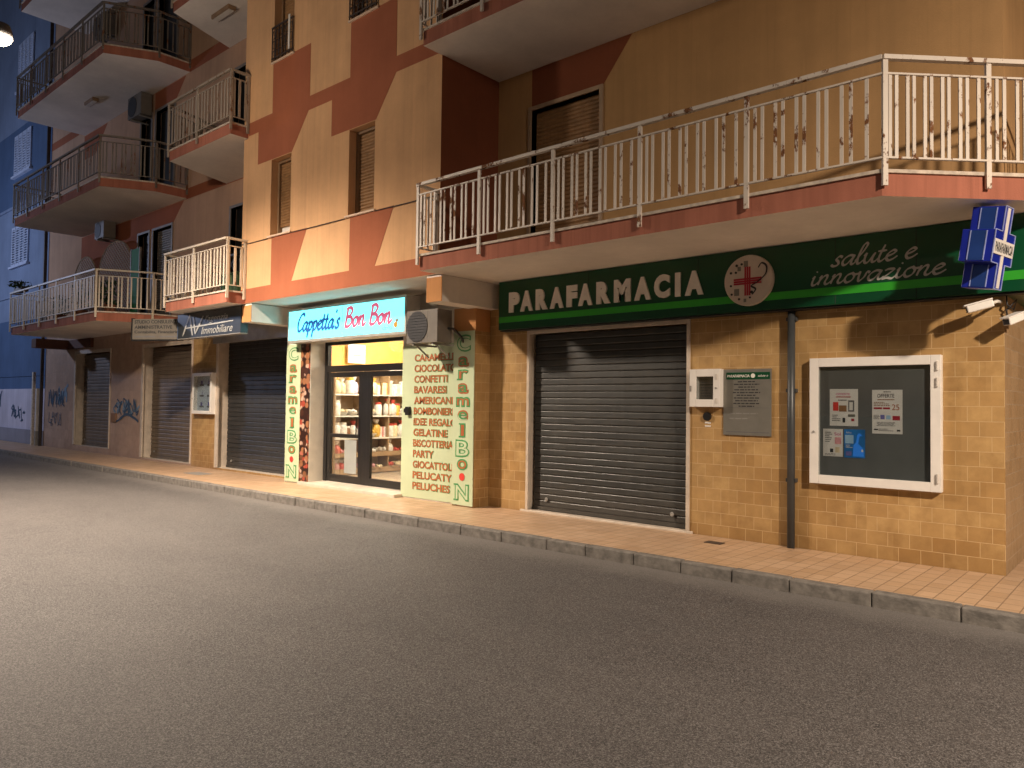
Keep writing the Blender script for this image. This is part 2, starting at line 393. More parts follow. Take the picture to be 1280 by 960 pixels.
def structure(name, mb, **k):
    o = build(name, mb, **k); o['kind'] = 'structure'; return o
def one(name, mb, label, cat, group=None, **k):
    return tag(build(name, mb, **k), label, cat, group)

# ------------------------------------------------------------------ lettering
TXT = {}
def txt(body, off=0.0, ext=.5, shear=0.0, spacing=1.0):
    key = (body, off, ext, shear, spacing)
    if key not in TXT:
        cu = bpy.data.curves.new('lettering_curve', 'FONT'); cu.body = body; cu.offset = off; cu.extrude = ext; cu.shear = shear
        cu.space_character = spacing; cu.resolution_u = 4
        o = bpy.data.objects.new('lettering_curve', cu); COL.objects.link(o)
        me = bpy.data.meshes.new_from_object(o.evaluated_get(bpy.context.evaluated_depsgraph_get()))
        TXT[key] = ([tuple(v.co) for v in me.vertices], [tuple(p.vertices) for p in me.polygons])
        bpy.data.objects.remove(o); bpy.data.curves.remove(cu); bpy.data.meshes.remove(me)
    return TXT[key]
def put_text(mb, body, x0, x1, z0, z1, y, t, m, off=0.0, shear=0.0, keep=False, spacing=1.0, slope=0.0):
    """letters fitted to a box on the facade plane; front at y, t thick"""
    vs, fs = txt(body, off, .5, shear, spacing)
    u0, u1 = min(v[0] for v in vs), max(v[0] for v in vs); v0, v1 = min(v[1] for v in vs), max(v[1] for v in vs)
    sx = (x1 - x0) / max(u1 - u0, 1e-6); sz = (z1 - z0) / max(v1 - v0, 1e-6)
    if keep: sx = sz = min(sx, sz)
    mb.add([(x0 + (a - u0) * sx, y + t * (.5 - c), z0 + (b - v0) * sz + slope * (a - u0) * sx) for a, b, c in vs], fs, m)

GL = {
 'a': (1.0, [[(.78, .88), (.45, 1.0), (.15, .75), (.05, .35), (.2, .02), (.45, .15), (.74, .85)], [(.80, 1.0), (.70, .4), (.75, .06), (.9, .06), (1.05, .32)]]),
 'l': (.52, [[(-.05, .3), (.3, 1.2), (.45, 1.9), (.3, 2.1), (.15, 1.7), (.1, .6), (.2, .05), (.38, .06), (.55, .34)]]),
 'u': (1.0, [[(-.02, .72), (.1, 1.0), (.1, .4), (.22, .03), (.45, .1), (.68, .9)], [(.72, 1.0), (.64, .4), (.72, .05), (.9, .08), (1.05, .35)]]),
 't': (.55, [[(.22, 1.7), (.1, .6), (.16, .08), (.35, .03), (.58, .34)], [(-.12, 1.06), (.48, 1.1)]]),
 'e': (.78, [[(.03, .42), (.4, .6), (.6, .85), (.4, 1.02), (.13, .75), (.08, .35), (.26, .02), (.55, .1), (.82, .4)]]),
 's': (.66, [[(-.1, .2), (.12, 0), (.42, .12), (.36, .45), (.16, .72), (.34, 1.02), (.58, .88)]]),
 'i': (.5, [[(0, .75), (.12, 1.0), (.08, .4), (.16, .04), (.34, .05), (.52, .35)], [(.16, 1.42), (.18, 1.56)]]),
 'n': (.9, [[(0, .75), (.12, 1.0), (.08, .5), (.06, 0)], [(.09, .45), (.3, .92), (.5, 1.0), (.55, .7), (.5, .3), (.58, .04), (.75, .06), (.92, .35)]]),
 'o': (.82, [[(.5, 1.0), (.14, .8), (.05, .35), (.25, 0), (.55, .2), (.62, .65), (.42, 1.0), (.6, .82), (.86, .84)]]),
 'v': (.76, [[(0, .8), (.12, 1.0), (.14, .4), (.25, .02), (.5, .4), (.6, .95), (.8, .84)]]),
 'z': (.78, [[(0, .88), (.2, 1.02), (.56, .95), (.3, .5), (0, .04), (.3, .1), (.6, -.02), (.82, .25)]]),
 'C': (1.0, [[(1.0, 1.65), (.88, 1.98), (.5, 1.92), (.15, 1.4), (.05, .7), (.25, .08), (.6, .05), (.98, .45)]]),
 'p': (.8, [[(0, .75), (.12, 1.0), (.08, .2), (.02, -.8)], [(.09, .55), (.34, 1.0), (.62, .82), (.58, .32), (.34, .02), (.1, .2)]]),
 'B': (1.02, [[(.15, 1.95), (.1, 1.0), (.04, 0)], [(-.04, 1.85), (.45, 2.0), (.78, 1.68), (.52, 1.16), (.2, 1.05), (.74, .95), (.86, .48), (.5, .04), (-.02, .06)]]),
 "'": (.28, [[(.14, 2.05), (.08, 1.65)]]), ' ': (.55, []),
}
def spline(pts, n=7):
    if len(pts) == 2: return [tuple(pts[0][k] + (pts[1][k] - pts[0][k]) * i / 4 for k in (0, 1)) for i in range(5)]
    P = [pts[0]] + list(pts) + [pts[-1]]; out = []
    for i in range(1, len(P) - 2):
        for j in range(n):
            t = j / n; q = []
            for k in (0, 1):
                a, b, c, d = P[i - 1][k], P[i][k], P[i + 1][k], P[i + 2][k]
                q.append(.5 * (2 * b + (c - a) * t + (2 * a - 5 * b + 4 * c - d) * t * t + (3 * b - a - 3 * c + d) * t ** 3))
            out.append(tuple(q))
    out.append(tuple(pts[-1])); return out
def stroke(mb, pts, w, y, m, nib=.7, contrast=.6, lift=.0006):
    """a pen stroke lying on the facade plane, its front creeping towards the street so that crossings never share a plane"""
    n = len(pts); L = []; Rr = []
    for i, p in enumerate(pts):
        q0, q1 = pts[max(i - 1, 0)], pts[min(i + 1, n - 1)]
        dx, dz = q1[0] - q0[0], q1[1] - q0[1]; d = math.hypot(dx, dz) or 1; dx, dz = dx / d, dz / d
        k = (1 - contrast) + contrast * abs(math.sin(math.atan2(dz, dx) - nib)); k *= w / 2
        if i in (0, n - 1): k *= .6
        yy = y - lift * i / n
        L.append((p[0] - dz * k, yy, p[1] + dx * k)); Rr.append((p[0] + dz * k, yy, p[1] - dx * k))
    mb.add(Rr + L, [(i, i + 1, n + i + 1, n + i) for i in range(n - 1)], m)
def script(mb, text, x0, x1, zb, xh, y, w, m, slant=.38, contrast=.62):
    adv = sum(GL[c][0] for c in text); k = (x1 - x0) / adv; x = 0; q = 0
    for ch in text:
        for st in GL[ch][1]:
            pts = [(x0 + (x + a) * k + slant * b * xh, zb + b * xh) for a, b in spline(st)]
            stroke(mb, pts, w, y - .0008 * (q % 5), m, contrast=contrast); q += 1
        x += GL[ch][0]
def scribble(mb, x0, x1, z0, z1, y, m, n, w, seed):
    rd = random.Random(seed)
    for i in range(n):
        cx = x0 + (x1 - x0) * (i + .5) / n; pts = []
        for j in range(5):
            pts.append((cx + (rd.random() - .5) * (x1 - x0) / n * 1.6, z0 + (z1 - z0) * rd.random()))
        stroke(mb, spline(pts), w * (.7 + .6 * rd.random()), y - .0008 * i, m, contrast=.2)
def dashes(mb, x0, x1, z0, z1, y, rows, m, seed=1, center=False, h=.45):
    """rows of tiny word-like marks: print too small to be read"""
    rd = random.Random(seed); st = (z1 - z0) / rows
    for r in range(rows):
        W = (x1 - x0) * (.55 + .45 * rd.random()); a = x0 + ((x1 - x0) - W) / 2 if center else x0; x = a
        while x < a + W - .004:
            l = min(a + W - x, (x1 - x0) * (.06 + .14 * rd.random())); zt = z1 - r * st - st * .2
            mb.box(x, x + l, y, y + .001, zt - st * h, zt, m); x += l + (x1 - x0) * .03

# ------------------------------------------------------------------ the ground
mb = MB().add([(-260, -180, -.12), (160, -180, -.12), (160, 180, -.12), (-260, 180, -.12)], [(0, 1, 2, 3)], 'asphalt')
structure('road', mb)
KY = -1.60
mb = MB().box(-90, 14, KY + .124, .0, -.3, 0, 'paving')
mb.box(.0, 14, 0, 12, -.3, -.002, 'paving')
structure('pavement', mb)
mb = MB(); rd = random.Random(3); x = 13.8
while x > -88:
    L_ = rd.choice((.62, .66, .7, .55, .82)) if x > -14 else 1.0
    j = rd.uniform(-.006, .006); t = rd.uniform(-.004, .004)
    mb.box(x - L_ + .008, x, KY + j, KY + .122, -.3, .004 + t, 'kerb'); x -= L_
kb = structure('kerb', mb, bev=.014)

# ------------------------------------------------------------------ the apartment building
X0, XB0, XB1, YB = -26.85, -12.05, -6.57, -1.2       # building end, bay ends, bay front
ZS, ZF, ST = 3.38, 3.60, 3.14                         # first soffit, first floor level, storey
bld = thing('apartment_building', (-13, 0, 0), 'cream and terracotta apartment block with balconies over a row of street shops', 'building')

mb = MB()
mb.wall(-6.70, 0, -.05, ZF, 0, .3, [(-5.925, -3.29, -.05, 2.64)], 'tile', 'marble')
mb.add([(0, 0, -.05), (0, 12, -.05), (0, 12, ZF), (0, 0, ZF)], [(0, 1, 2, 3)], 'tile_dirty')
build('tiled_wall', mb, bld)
mb = MB()
mb.wall(X0, -16.40, -.05, ZF, 0, .3, [(-24.16, -21.37, .16, 2.97), (-19.28, -16.44, .04, 2.97)], 'tile_pink', 'marble')
mb.add([(X0, 12, -.05), (X0, 0, -.05), (X0, 0, 16), (X0, 12, 16)], [(0, 1, 2, 3)], 'cream_dim')
build('stone_clad_wall', mb, bld)
mb = MB()
mb.wall(-16.40, -11.9, -.05, ZF, 0, .3, [(-15.25, -12.10, .04, 2.97)], 'tile', 'marble')
build('tiled_pillar_wall', mb, bld)
mb = MB()
mb.wall(-11.9, -6.70, -.05, ZF, 0, .12, [(-11.03, -8.45, .06, 2.72)], 'soffit', 'whitejamb')
mb.box(-11.85, -11.03, -.31, -.002, -.05, 2.95, 'whitejamb')
mb.box(-8.45, -7.15, -.24, -.002, -.05, 2.95, 'soffit')
build('shop_front_wall', mb, bld, bev=.006)
mb = MB(); mb.box(-7.14, -6.68, -.33, -.003, -.05, 3.0, 'tile'); mb.box(-7.145, -6.675, -.334, -.01, 2.66, 3.02, 'orange')
build('pilaster', mb, bld, bev=.006)
mb = MB(); mb.box(-11.25, -8.40, -.42, .10, -.04, .055, 'marble'); build('door_sill', mb, bld, bev=.012)
mb = MB(); mb.box(-6.02, -3.24, -.03, .09, -.03, .028, 'marble'); build('shutter_sill', mb, bld, bev=.008)

# bay
bw = [(-11.06, -10.41), (-8.73, -8.07)]
holes = [(a, b, 4.55, 5.94) for a, b in bw] + [(a, b, 7.73, 9.35) for a, b in bw] + [(a, b, 10.9, 12.4) for a, b in bw]
mb = MB().wall(XB0, XB1, ZS + .01, 16, YB, .30, holes, 'cream')
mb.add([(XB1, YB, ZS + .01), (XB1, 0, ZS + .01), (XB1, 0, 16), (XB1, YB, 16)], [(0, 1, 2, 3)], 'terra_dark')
mb.add([(XB0, 0, ZS + .01), (XB0, YB, ZS + .01), (XB0, YB, 16), (XB0, 0, 16)], [(0, 1, 2, 3)], 'cream')
up = [(-12.05, 6.80), (-11.06, 6.80), (-11.06, 7.72), (-9.87, 7.72), (-9.87, 6.80), (-8.73, 6.80), (-8.73, 7.72), (-7.58, 7.72), (-7.58, 6.80), (-6.57, 6.80), (-6.57, 6.56), (-7.58, 6.56), (-8.05, 5.95), (-9.22, 5.95), (-9.22, 6.56), (-9.90, 6.56), (-10.40, 5.95), (-11.53, 5.95), (-11.53, 6.56), (-12.05, 6.56)]
lo = [(-12.05, 3.66), (-11.00, 3.66), (-11.00, 4.53), (-9.88, 4.53), (-10.33, 3.66), (-8.67, 3.66), (-8.67, 4.53), (-7.58, 4.53), (-8.02, 3.66), (-6.57, 3.66), (-6.57, 3.395), (-12.05, 3.395)]
mb.polyxz(up, YB - .004, .003, 'terra'); mb.polyxz(lo, YB - .004, .003, 'terra')
mb.polyxz([(x, z + ST) for x, z in up], YB - .004, .003, 'terra')
build('bay_wall', mb, bld)
mb = MB().add([(XB0, YB, ZS + .01), (XB0, 0, ZS + .01), (XB1, 0, ZS + .01), (XB1, YB, ZS + .01)], [(0, 1, 2, 3)], 'soffit')
build('bay_soffit', mb, bld)
for x0, x1, y0, z0, fm, sm in ((-12.01, -11.68, -1.19, 3.04, 'orange', 'soffit'), (-6.84, -6.52, -1.19, 3.0, 'orange', 'soffit'), (-24.95, -24.54, -.97, 3.10, 'beam_dark', 'beam_dark')):
    mb = MB(); mb.box(x0, x1, y0 + .012, -.003, z0, ZS - .004, sm); mb.box(x0 + .002, x1 - .002, y0, y0 + .012, z0 + .002, ZS - .03, fm)
    build('beam', mb, bld)
mb = MB(); mb.box(-24.50, -22.71, -.09, -.004, 3.10, ZS - .01, 'beam_dark'); build('shutter_box', mb, bld)
mb = MB(); mb.box(-15.3, -12.06, -.09, -.004, 2.86, 3.36, 'grey'); build('shutter_box', mb, bld, bev=.006)

# recessed wall above the pharmacy
mb = MB().wall(XB1, 0, ZF, 16, 0, .2, [(-5.90, -4.68, ZF + .02, 5.90), (-5.90, -4.68, ZF + ST + .02, 5.90 + ST)], 'tan')
for dz in (0, ST):
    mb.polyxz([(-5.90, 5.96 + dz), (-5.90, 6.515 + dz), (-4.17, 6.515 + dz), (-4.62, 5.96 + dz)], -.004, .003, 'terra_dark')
mb.add([(0, 0, ZF), (0, 12, ZF), (0, 12, 16), (0, 0, 16)], [(0, 1, 2, 3)], 'tan')
build('recessed_wall', mb, bld)

# recessed wall on the far part
dh = []
for k in range(3):
    z = ZF + k * ST
    dh += [(-19.72, -19.06, z + .02, z + 2.38), (-18.80, -17.72, z + .02, z + 2.38), (-14.75, -13.6, z + .02, z + 2.30)]
mb = MB().wall(X0, XB0, ZF, 16, 0, .2, dh, 'cream_dim')
mb.polyxz([(-23.9, 3.62), (-23.9, 6.50), (-17.1, 6.50), (-17.70, 6.0), (-19.74, 6.0), (-19.74, 3.62)], -.004, .003, 'terra')
mb.polyxz([(-23.9, 9.64), (-22.1, 9.64), (-23.0, 8.9), (-23.9, 8.9)], -.004, .003, 'terra')
mb.polyxz([(-18.9, 9.64), (-17.15, 9.64), (-17.7, 9.15), (-18.9, 9.15)], -.004, .003, 'terra')
mb.polyxz([(-17.0, 6.76), (-12.06, 6.76), (-12.06, 6.50), (-17.0, 6.50)], -.004, .003, 'terra')
mb.polyxz([(-17.4, 9.95), (-12.06, 9.95), (-12.06, 9.66), (-17.4, 9.66)], -.004, .003, 'terra')
mb.polyxz([(X0, 10.05), (-24.4, 10.05), (-24.4, 9.80), (X0, 9.80)], -.004, .003, 'terra')
build('recessed_wall', mb, bld)
mb = MB(); mb.box(X0 + .01, -.01, .25, 12, 15.7, 16, 'slab_top'); mb.box(X0 + .01, -.01, 11.9, 12, 0, 15.7, 'cream_dim'); build('roof', mb, bld)

# windows, French doors, shutters
def slats(mb, x0, x1, z0, z1, y, pitch, depth, m, flat=False):
    n = max(2, round((z1 - z0) / pitch)); p = (z1 - z0) / n; k = 5
    prof = []
    for i in range(n):
        if flat:
            for t, q in ((0, 0), (.07, .75), (.16, 1), (.5, .86), (.84, .7), (.93, .45)): prof.append((z0 + (i + t) * p, y - depth * q))
            continue
        for j in range(k): t = j / k; prof.append((z0 + (i + t) * p, y - depth * (math.sin(math.pi * t) ** .7)))
    prof.append((z1, y))
    vs = [(x, yy, z) for z, yy in prof for x in (x0, x1)]
    mb.add(vs, [(2 * i, 2 * i + 1, 2 * i + 3, 2 * i + 2) for i in range(len(prof) - 1)], m)
def window(x0, x1, z0, z1, y, openz=0.0, balus=False):
    mb = MB(); t = .045
    for a, b, c, d in ((x0, x0 + t, z0, z1), (x1 - t, x1, z0, z1), (x0 + t, x1 - t, z1 - t, z1)): mb.box(a, b, y + .14, y + .21, c, d, 'woodframe')
    w = build('window', mb, bld)
    mb = MB(); slats(mb, x0 + t + .002, x1 - t - .002, z0 + openz + .02, z1 - t - .002, y + .195, .052, .016, 'wood'); build('shutter', mb, w)
    mb = MB(); mb.box(x0 - .05, x1 + .05, y - .035, y + .28, z0 - .035, z0 - .002, 'sill'); build('sill', mb, w, bev=.005)
    if openz:
        mb = MB(); mb.box(x0 + t, x1 - t, y + .22, y + .24, z0 + .004, z0 + openz + .05, 'white'); build('pane', mb, w)
    mb = MB(); mb.box(x0, x1, y + .28, y + .295, z0, z1, 'dark'); build('backing', mb, w)
    if balus:
        mb = MB(); rd = random.Random(int(x0 * 100)); zt = z0 + .62
        mb.bar((x0 - .02, y - .03, zt), (x1 + .02, y - .03, zt), .03, .02, 'iron'); mb.bar((x0 - .02, y - .03, z0 + .05), (x1 + .02, y - .03, z0 + .05), .025, .02, 'iron')
        nn = 6
        for i in range(nn + 1):
            xx = x0 - .01 + (x1 - x0 + .02) * i / nn; mb.bar((xx, y - .03, z0 + .0), (xx, y - .03, zt), .016, .016, 'iron')
            if i < nn:
                wv = (x1 - x0) / nn
                for q in range(3):
                    zc = z0 + .12 + q * .18; s = 1 if (i + q) % 2 else -1
                    mb.tube([(xx + wv * (.5 + s * .4 * math.cos(a)), y - .03, zc + .075 * math.sin(a)) for a in [k * math.pi / 5 for k in range(9)]], .007, 'iron', 5)
        build('balustrade', mb, w)
for i, (a, b) in enumerate(bw):
    window(a, b, 4.55, 5.94, YB, .16 if i == 0 else 0); window(a, b, 7.73, 9.35, YB, 0, True); window(a, b, 10.9, 12.4, YB)
mb = MB(); mb.box(-10.52, -10.47, YB - .05, YB - .038, 7.80, 8.42, 'white'); build('white_strip', mb, bld)
def door(x0, x1, z0, z1, kind):
    mb = MB(); t = .06; fm = 'greyframe' if kind != 'wood' else 'woodlip'
    for a, b, c, d in ((x0 - t, x0, z0, z1 + t), (x1, x1 + t, z0, z1 + t), (x0, x1, z1, z1 + t)): mb.box(a, b, -.025, .12, c, d, fm)
    w = build('french_door', mb, bld, bev=.004)
    mb = MB()
    if kind == 'wood': slats(mb, x0 + .002, x1 - .002, z0, z1 - .002, .13, .06, .018, 'wood')
    elif kind == 'dark': mb.box(x0 + .002, x1 - .002, .12, .15, z0, z1 - .002, 'dark')
    else: slats(mb, x0 + .002, x1 - .002, z0, z1 - .002, .13, .06, .018, 'greyframe')
    build('shutter', mb, w)
door(-5.90, -4.68, ZF + .02, 5.90, 'wood'); door(-5.90, -4.68, ZF + ST + .02, 5.90 + ST, 'wood')
for k in range(3):
    z = ZF + k * ST
    door(-19.72, -19.06, z + .02, z + 2.38, 'dark'); door(-18.80, -17.72, z + .02, z + 2.38, 'dark' if k else 'slat'); door(-14.75, -13.6, z + .02, z + 2.30, 'dark')

# balconies
def balcony(path, z0, z1, railmat, mode, individual, spans, chamfer_close):
    """path: outer edge of the slab from wall to wall; posts at the given stations, balusters between them"""
    mb = MB().prism(path, z0, z1, 'band', 'soffit', 'slab_top')
    slab = build('balcony', mb, bld)
    # offset path for lip and rail
    def off(d):
        out = []
        for i, p in enumerate(path):
            ns = []
            for a, b in ((path[i - 1], p) if i else (None, None), (p, path[i + 1]) if i < len(path) - 1 else (None, None)):
                if a is None: continue
                dx, dy = b[0] - a[0], b[1] - a[1]; l = math.hypot(dx, dy); ns.append((dy / l, -dx / l))
            n = (sum(q[0] for q in ns) / len(ns), sum(q[1] for q in ns) / len(ns)); k = (n[0] ** 2 + n[1] ** 2)
            out.append((p[0] + n[0] * d / k, p[1] + n[1] * d / k))
        return out
    lp = off(.022); rl = off(.035)
    mb = MB()
    for i in range(len(lp) - 1):
        a, b = lp[i], lp[i + 1]; pa, pb = path[i], path[i + 1]
        mb.add([(a[0], a[1], z1 - .022), (b[0], b[1], z1 - .022), (pb[0], pb[1], z1 - .022), (pa[0], pa[1], z1 - .022), (a[0], a[1], z1 + .008), (b[0], b[1], z1 + .008), (pb[0], pb[1], z1 + .008), (pa[0], pa[1], z1 + .008)],
               [(0, 3, 2, 1), (4, 5, 6, 7), (0, 1, 5, 4), (2, 3, 7, 6)], 'lip')
    build('edging', mb, slab)
    zt = z1 + .965
    for nm, zz, w, h in (('handrail', zt, .055, .038), ('rail', zt - .14, .03, .016), ('rail', z1 + .10, .03, .016)):
        mb = MB()
        for i in range(len(rl) - 1): mb.bar((*rl[i], zz), (*rl[i + 1], zz), w, h, railmat)
        build(nm, mb, slab)
    bw_ = .030 if mode == 'pairs' else .046
    bal = MB().box(-bw_ / 2, bw_ / 2, -.006, .006, 0, .735, railmat)
    pst = MB().box(-.022, .022, -.014, .014, -.14, .95, railmat)
    rest = MB(); protob = protop = None; rd = random.Random(5)
    def put(proto, name, src, p, ang, z):
        if proto is None: o = build(name, src, slab); proto = o
        else: o = proto.copy(); COL.objects.link(o)
        attach(o, slab); o.location = (p[0], p[1], z); o.rotation_euler = (0, 0, ang); return proto
    for i in range(len(rl) - 1):
        a, b = Vector(rl[i]), Vector(rl[i + 1]); L = (b - a).length; d = (b - a) / L; ang = math.atan2(d.y, d.x)
        st = spans.get(i, [0, L])
        for s in st[:-1] if i < len(rl) - 2 else st:
            p = a + d * min(max(s, .02), L - .02); protop = put(protop, 'post', pst, p, ang, z1)
        for s0, s1 in zip(st, st[1:]):
            if mode == 'pairs':
                k = (s1 - s0) / 1.19
                if k > .7: fr = (.07, .13, .235, .295, .40, .46, .565, .625, .735, .80, .91)
                else:
                    n = max(2, round((s1 - s0) / .13)); fr = [(q + .6) / (n + .2) for q in range(n)]
            else:
                n = max(2, round((s1 - s0) / .125)); fr = [(q + .5 + rd.uniform(-.12, .12)) / n for q in range(n)]
            for f in fr:
                p = a + d * (s0 + (s1 - s0) * f)
                if individual: protob = put(protob, 'baluster', bal, p, ang + rd.uniform(-.05, .05), z1 + .10)
                else: rest.bar((p.x, p.y, z1 + .10), (p.x, p.y, z1 + .835), bw_, .012, railmat, up=(-d.y, d.x, 0))
    if not individual:
        o = build('balusters', rest, slab); o['kind'] = 'stuff'
    return slab
ph = [(-6.58, -.004 + YB), (-6.58, -1.55), (-.66, -1.55), (.80, -.09), (.80, 5)]
phs = {0: [0, .36], 1: [0, 1.19, 2.385, 3.565, 4.755, 5.95], 2: [0, .94, 2.06], 3: [0, 1.2, 2.4, 3.6, 5.1]}
# the slab polygon needs the wall side closed; extra wall corners
def slab_path(p): return p
balcony([(-6.58, -1.203)] + ph[1:4] + [(.80, -.06)], ZS, ZF, 'rail', 'pairs', True, {0: [0, .35], 1: phs[1], 2: [0, .94, 2.06], 3: [0, .03]}, None)
# infill of the slab between the bay corner and the wall
mb = MB(); mb.add([(-6.52, -1.203, ZS), (-6.52, -.002, ZS), (.80, -.002, ZS), (.80, -.06, ZS)], [(0, 1, 2, 3)], 'soffit'); build('balcony_soffit', mb, bld)
balcony([(-6.58, -1.203), (-6.58, -1.55), (-.66, -1.55), (.80, -.09), (.80, -.06)], ZS + ST, ZF + ST, 'rail', 'pairs', False, {0: [0, .35], 1: phs[1], 2: [0, .94, 2.06], 3: [0, .03]}, None)
mb = MB(); mb.add([(-6.57, -1.203, ZS + ST), (-6.57, -.002, ZS + ST), (.80, -.002, ZS + ST), (.80, -.06, ZS + ST)], [(0, 1, 2, 3)], 'soffit'); build('balcony_soffit', mb, bld)
for k in range(3):
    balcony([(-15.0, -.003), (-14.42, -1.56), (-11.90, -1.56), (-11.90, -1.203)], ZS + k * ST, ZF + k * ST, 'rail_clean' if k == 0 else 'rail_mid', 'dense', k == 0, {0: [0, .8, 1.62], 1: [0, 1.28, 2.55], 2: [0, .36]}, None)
    mb = MB(); mb.add([(-15.0, -.002, ZS + k * ST), (-12.052, -.002, ZS + k * ST), (-12.052, -1.203, ZS + k * ST), (-11.90, -1.203, ZS + k * ST)], [(0, 1, 2, 3)], 'soffit'); build('balcony_soffit', mb, bld)
for k in range(4):
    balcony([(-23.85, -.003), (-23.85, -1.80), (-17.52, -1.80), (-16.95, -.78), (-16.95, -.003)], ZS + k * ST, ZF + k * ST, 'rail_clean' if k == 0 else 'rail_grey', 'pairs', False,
            {0: [0, .9, 1.8], 1: [.02, 1.25, 2.5, 3.8, 5.1, 6.4], 2: [0, 1.2], 3: [0, .8]}, None)

# roller shutters on the ground floor
def roller(x0, x1, z0, z1, y, m, pitch):
    mb = MB(); t = .06 if x0 > -7 else .10; jl = .05 if x0 > -7 else .115
    for a, b, c, d in ((x0 - jl, x0 - .004, z0, z1 + t), (x1 + .004, x1 + .05, z0, z1 + t), (x0 - .004, x1 + .004, z1 + .004, z1 + t)): mb.box(a, b, -.022, .02, c, d, 'marble')
    f = build('roller_shutter', mb, bld, bev=.004)
    mb = MB(); slats(mb, x0 + .004, x1 - .004, z0 + .05, z1, y, pitch, .016, m, True); build('slat_curtain', mb, f)
    mb = MB(); mb.box(x0 + .004, x1 - .004, y - .03, y + .01, z0 - .0, z0 + .055, m); build('bottom_bar', mb, f)
    for xx in (x0 + .25, x1 - .25): build('lock', MB().lathe([(.02, -.045), (.022, -.03), (.03, -.028)], (xx, y, z0 + .16), 'grey', 12, 'y'), f)
    return f
r1 = roller(-5.875, -3.335, .03, 2.585, .13, 'shutter', .092)
roller(-15.14, -12.15, .04, 2.92, .24, 'shutter_dark', .10)
roller(-19.17, -16.48, .05, 2.92, .24, 'shutter_brown', .10)
roller(-24.05, -21.41, .17, 2.92, .24, 'shutter_brown', .10)

# sweet shop door: frame, transom, two leaves
mb = MB()
fx0, fx1, fz0, fz1 = -11.02, -8.46, .06, 2.71
for a, b, c, d in ((fx0, fx0 + .09, fz0, fz1), (fx1 - .09, fx1, fz0, fz1), (fx0 + .09, fx1 - .09, fz1 - .07, fz1), (fx0 + .09, fx1 - .09, 2.13, 2.25)): mb.box(a, b, .0, .09, c, d, 'black')
sd = build('shop_door', mb, bld, bev=.004)
for a, b in ((-10.92, -9.86), (-9.72, -8.56)):
    l = MB(); st = .10
    for x0, x1, z0, z1 in ((a, a + st, .07, 2.12), (b - st, b, .07, 2.12), (a + st, b - st, 2.03, 2.12), (a + st, b - st, .07, .20)): l.box(x0, x1, .012, .072, z0, z1, 'black')
    if a < -10: l.box(a + st, b - st, .012, .072, .90, .97, 'black')
    build('door_leaf', l, sd, bev=.004)
    g = MB(); g.box(a + st, b - st, .038, .046, .20, 2.03, 'glass'); build('glass_pane', g, sd)
mb = MB(); mb.box(-9.86, -9.72, .015, .075, .07, 2.12, 'black'); build('door_post', mb, sd)
mb = MB(); mb.box(fx0 + .09, fx1 - .09, .04, .048, 2.25, fz1 - .07, 'glass'); build('transom_pane', mb, sd)
mb = MB(); mb.tube([(-9.93, .0, 1.28), (-9.93, -.06, 1.28), (-9.93, -.06, .95), (-9.93, .0, .95)], .012, 'black'); build('handle', mb, sd)

# sweet shop room
mb = MB()
rx0, rx1, ry1, rz = -12.05, -6.75, 4.6, 2.98
mb.add([(rx0, .13, 0), (rx0, ry1, 0), (rx0, ry1, rz), (rx0, .13, rz)], [(0, 3, 2, 1)], 'yellowwall')
mb.add([(rx1, .13, 0), (rx1, ry1, 0), (rx1, ry1, rz), (rx1, .13, rz)], [(0, 1, 2, 3)], 'shopwall')
mb.add([(rx0, ry1, 0), (rx1, ry1, 0), (rx1, ry1, rz), (rx0, ry1, rz)], [(0, 1, 2, 3)], 'yellowwall')
mb.add([(rx0, .13, rz), (rx1, .13, rz), (rx1, ry1, rz), (rx0, ry1, rz)], [(0, 3, 2, 1)], 'shelfwhite')
mb.add([(rx0, .13, .05), (rx1, .13, .05), (rx1, ry1, .05), (rx0, ry1, .05)], [(0, 1, 2, 3)], 'shopfloor')
mb.box(rx0 + .002, rx0 + .03, .15, 1.16, 2.20, 2.96, 'orangewall')
build('shop_room', mb, bld)
cl = one('ceiling_light', MB().box(-10.6, -8.2, 1.55, 1.75, 2.90, 2.965, 'ceilglow'), 'lit strip light on the ceiling inside the sweet shop', 'ceiling light')
for i, (x, y, w) in enumerate(((-10.7, 1.5, 270), (-9.0, 2.6, 190))):
    ld = bpy.data.lights.new('shop_lamp', 'POINT'); ld.energy = w; ld.color = (1, .88, .68); ld.shadow_soft_size = .18
    lo_ = bpy.data.objects.new('shop_lamp', ld); COL.objects.link(lo_); lo_.location = (x, y, 2.78)

# graffiti on the stone cladding, small hatch
mb = MB(); scribble(mb, -21.05, -19.35, 1.15, 1.55, -.004, 'grafl', 7, .07, 4); scribble(mb, -21.0, -19.4, 1.12, 1.58, -.009, 'graf', 9, .05, 11)
stroke(mb, spline([(-20.7, 1.0), (-20.2, 1.16), (-19.7, 1.08), (-19.4, .98)]), .07, -.017, 'graf', contrast=.2); stroke(mb, spline([(-20.9, .95), (-20.5, 1.05), (-20.3, 1.2)]), .05, -.018, 'graf', contrast=.2)
build('graffiti', mb, bld)
mb = MB(); scribble(mb, -25.6, -24.7, 1.35, 2.0, -.004, 'grafl', 7, .09, 23); scribble(mb, -26.4, -25.0, 1.25, 1.9, -.010, 'graf', 8, .05, 31); scribble(mb, -26.3, -25.2, .7, 1.15, -.016, 'graf', 7, .035, 8)
build('graffiti', mb, bld)
mb = MB(); mb.box(-21.22, -20.88, -.03, -.003, .93, 1.18, 'brownprint'); build('wall_hatch', mb, bld, bev=.004)
mb = MB()
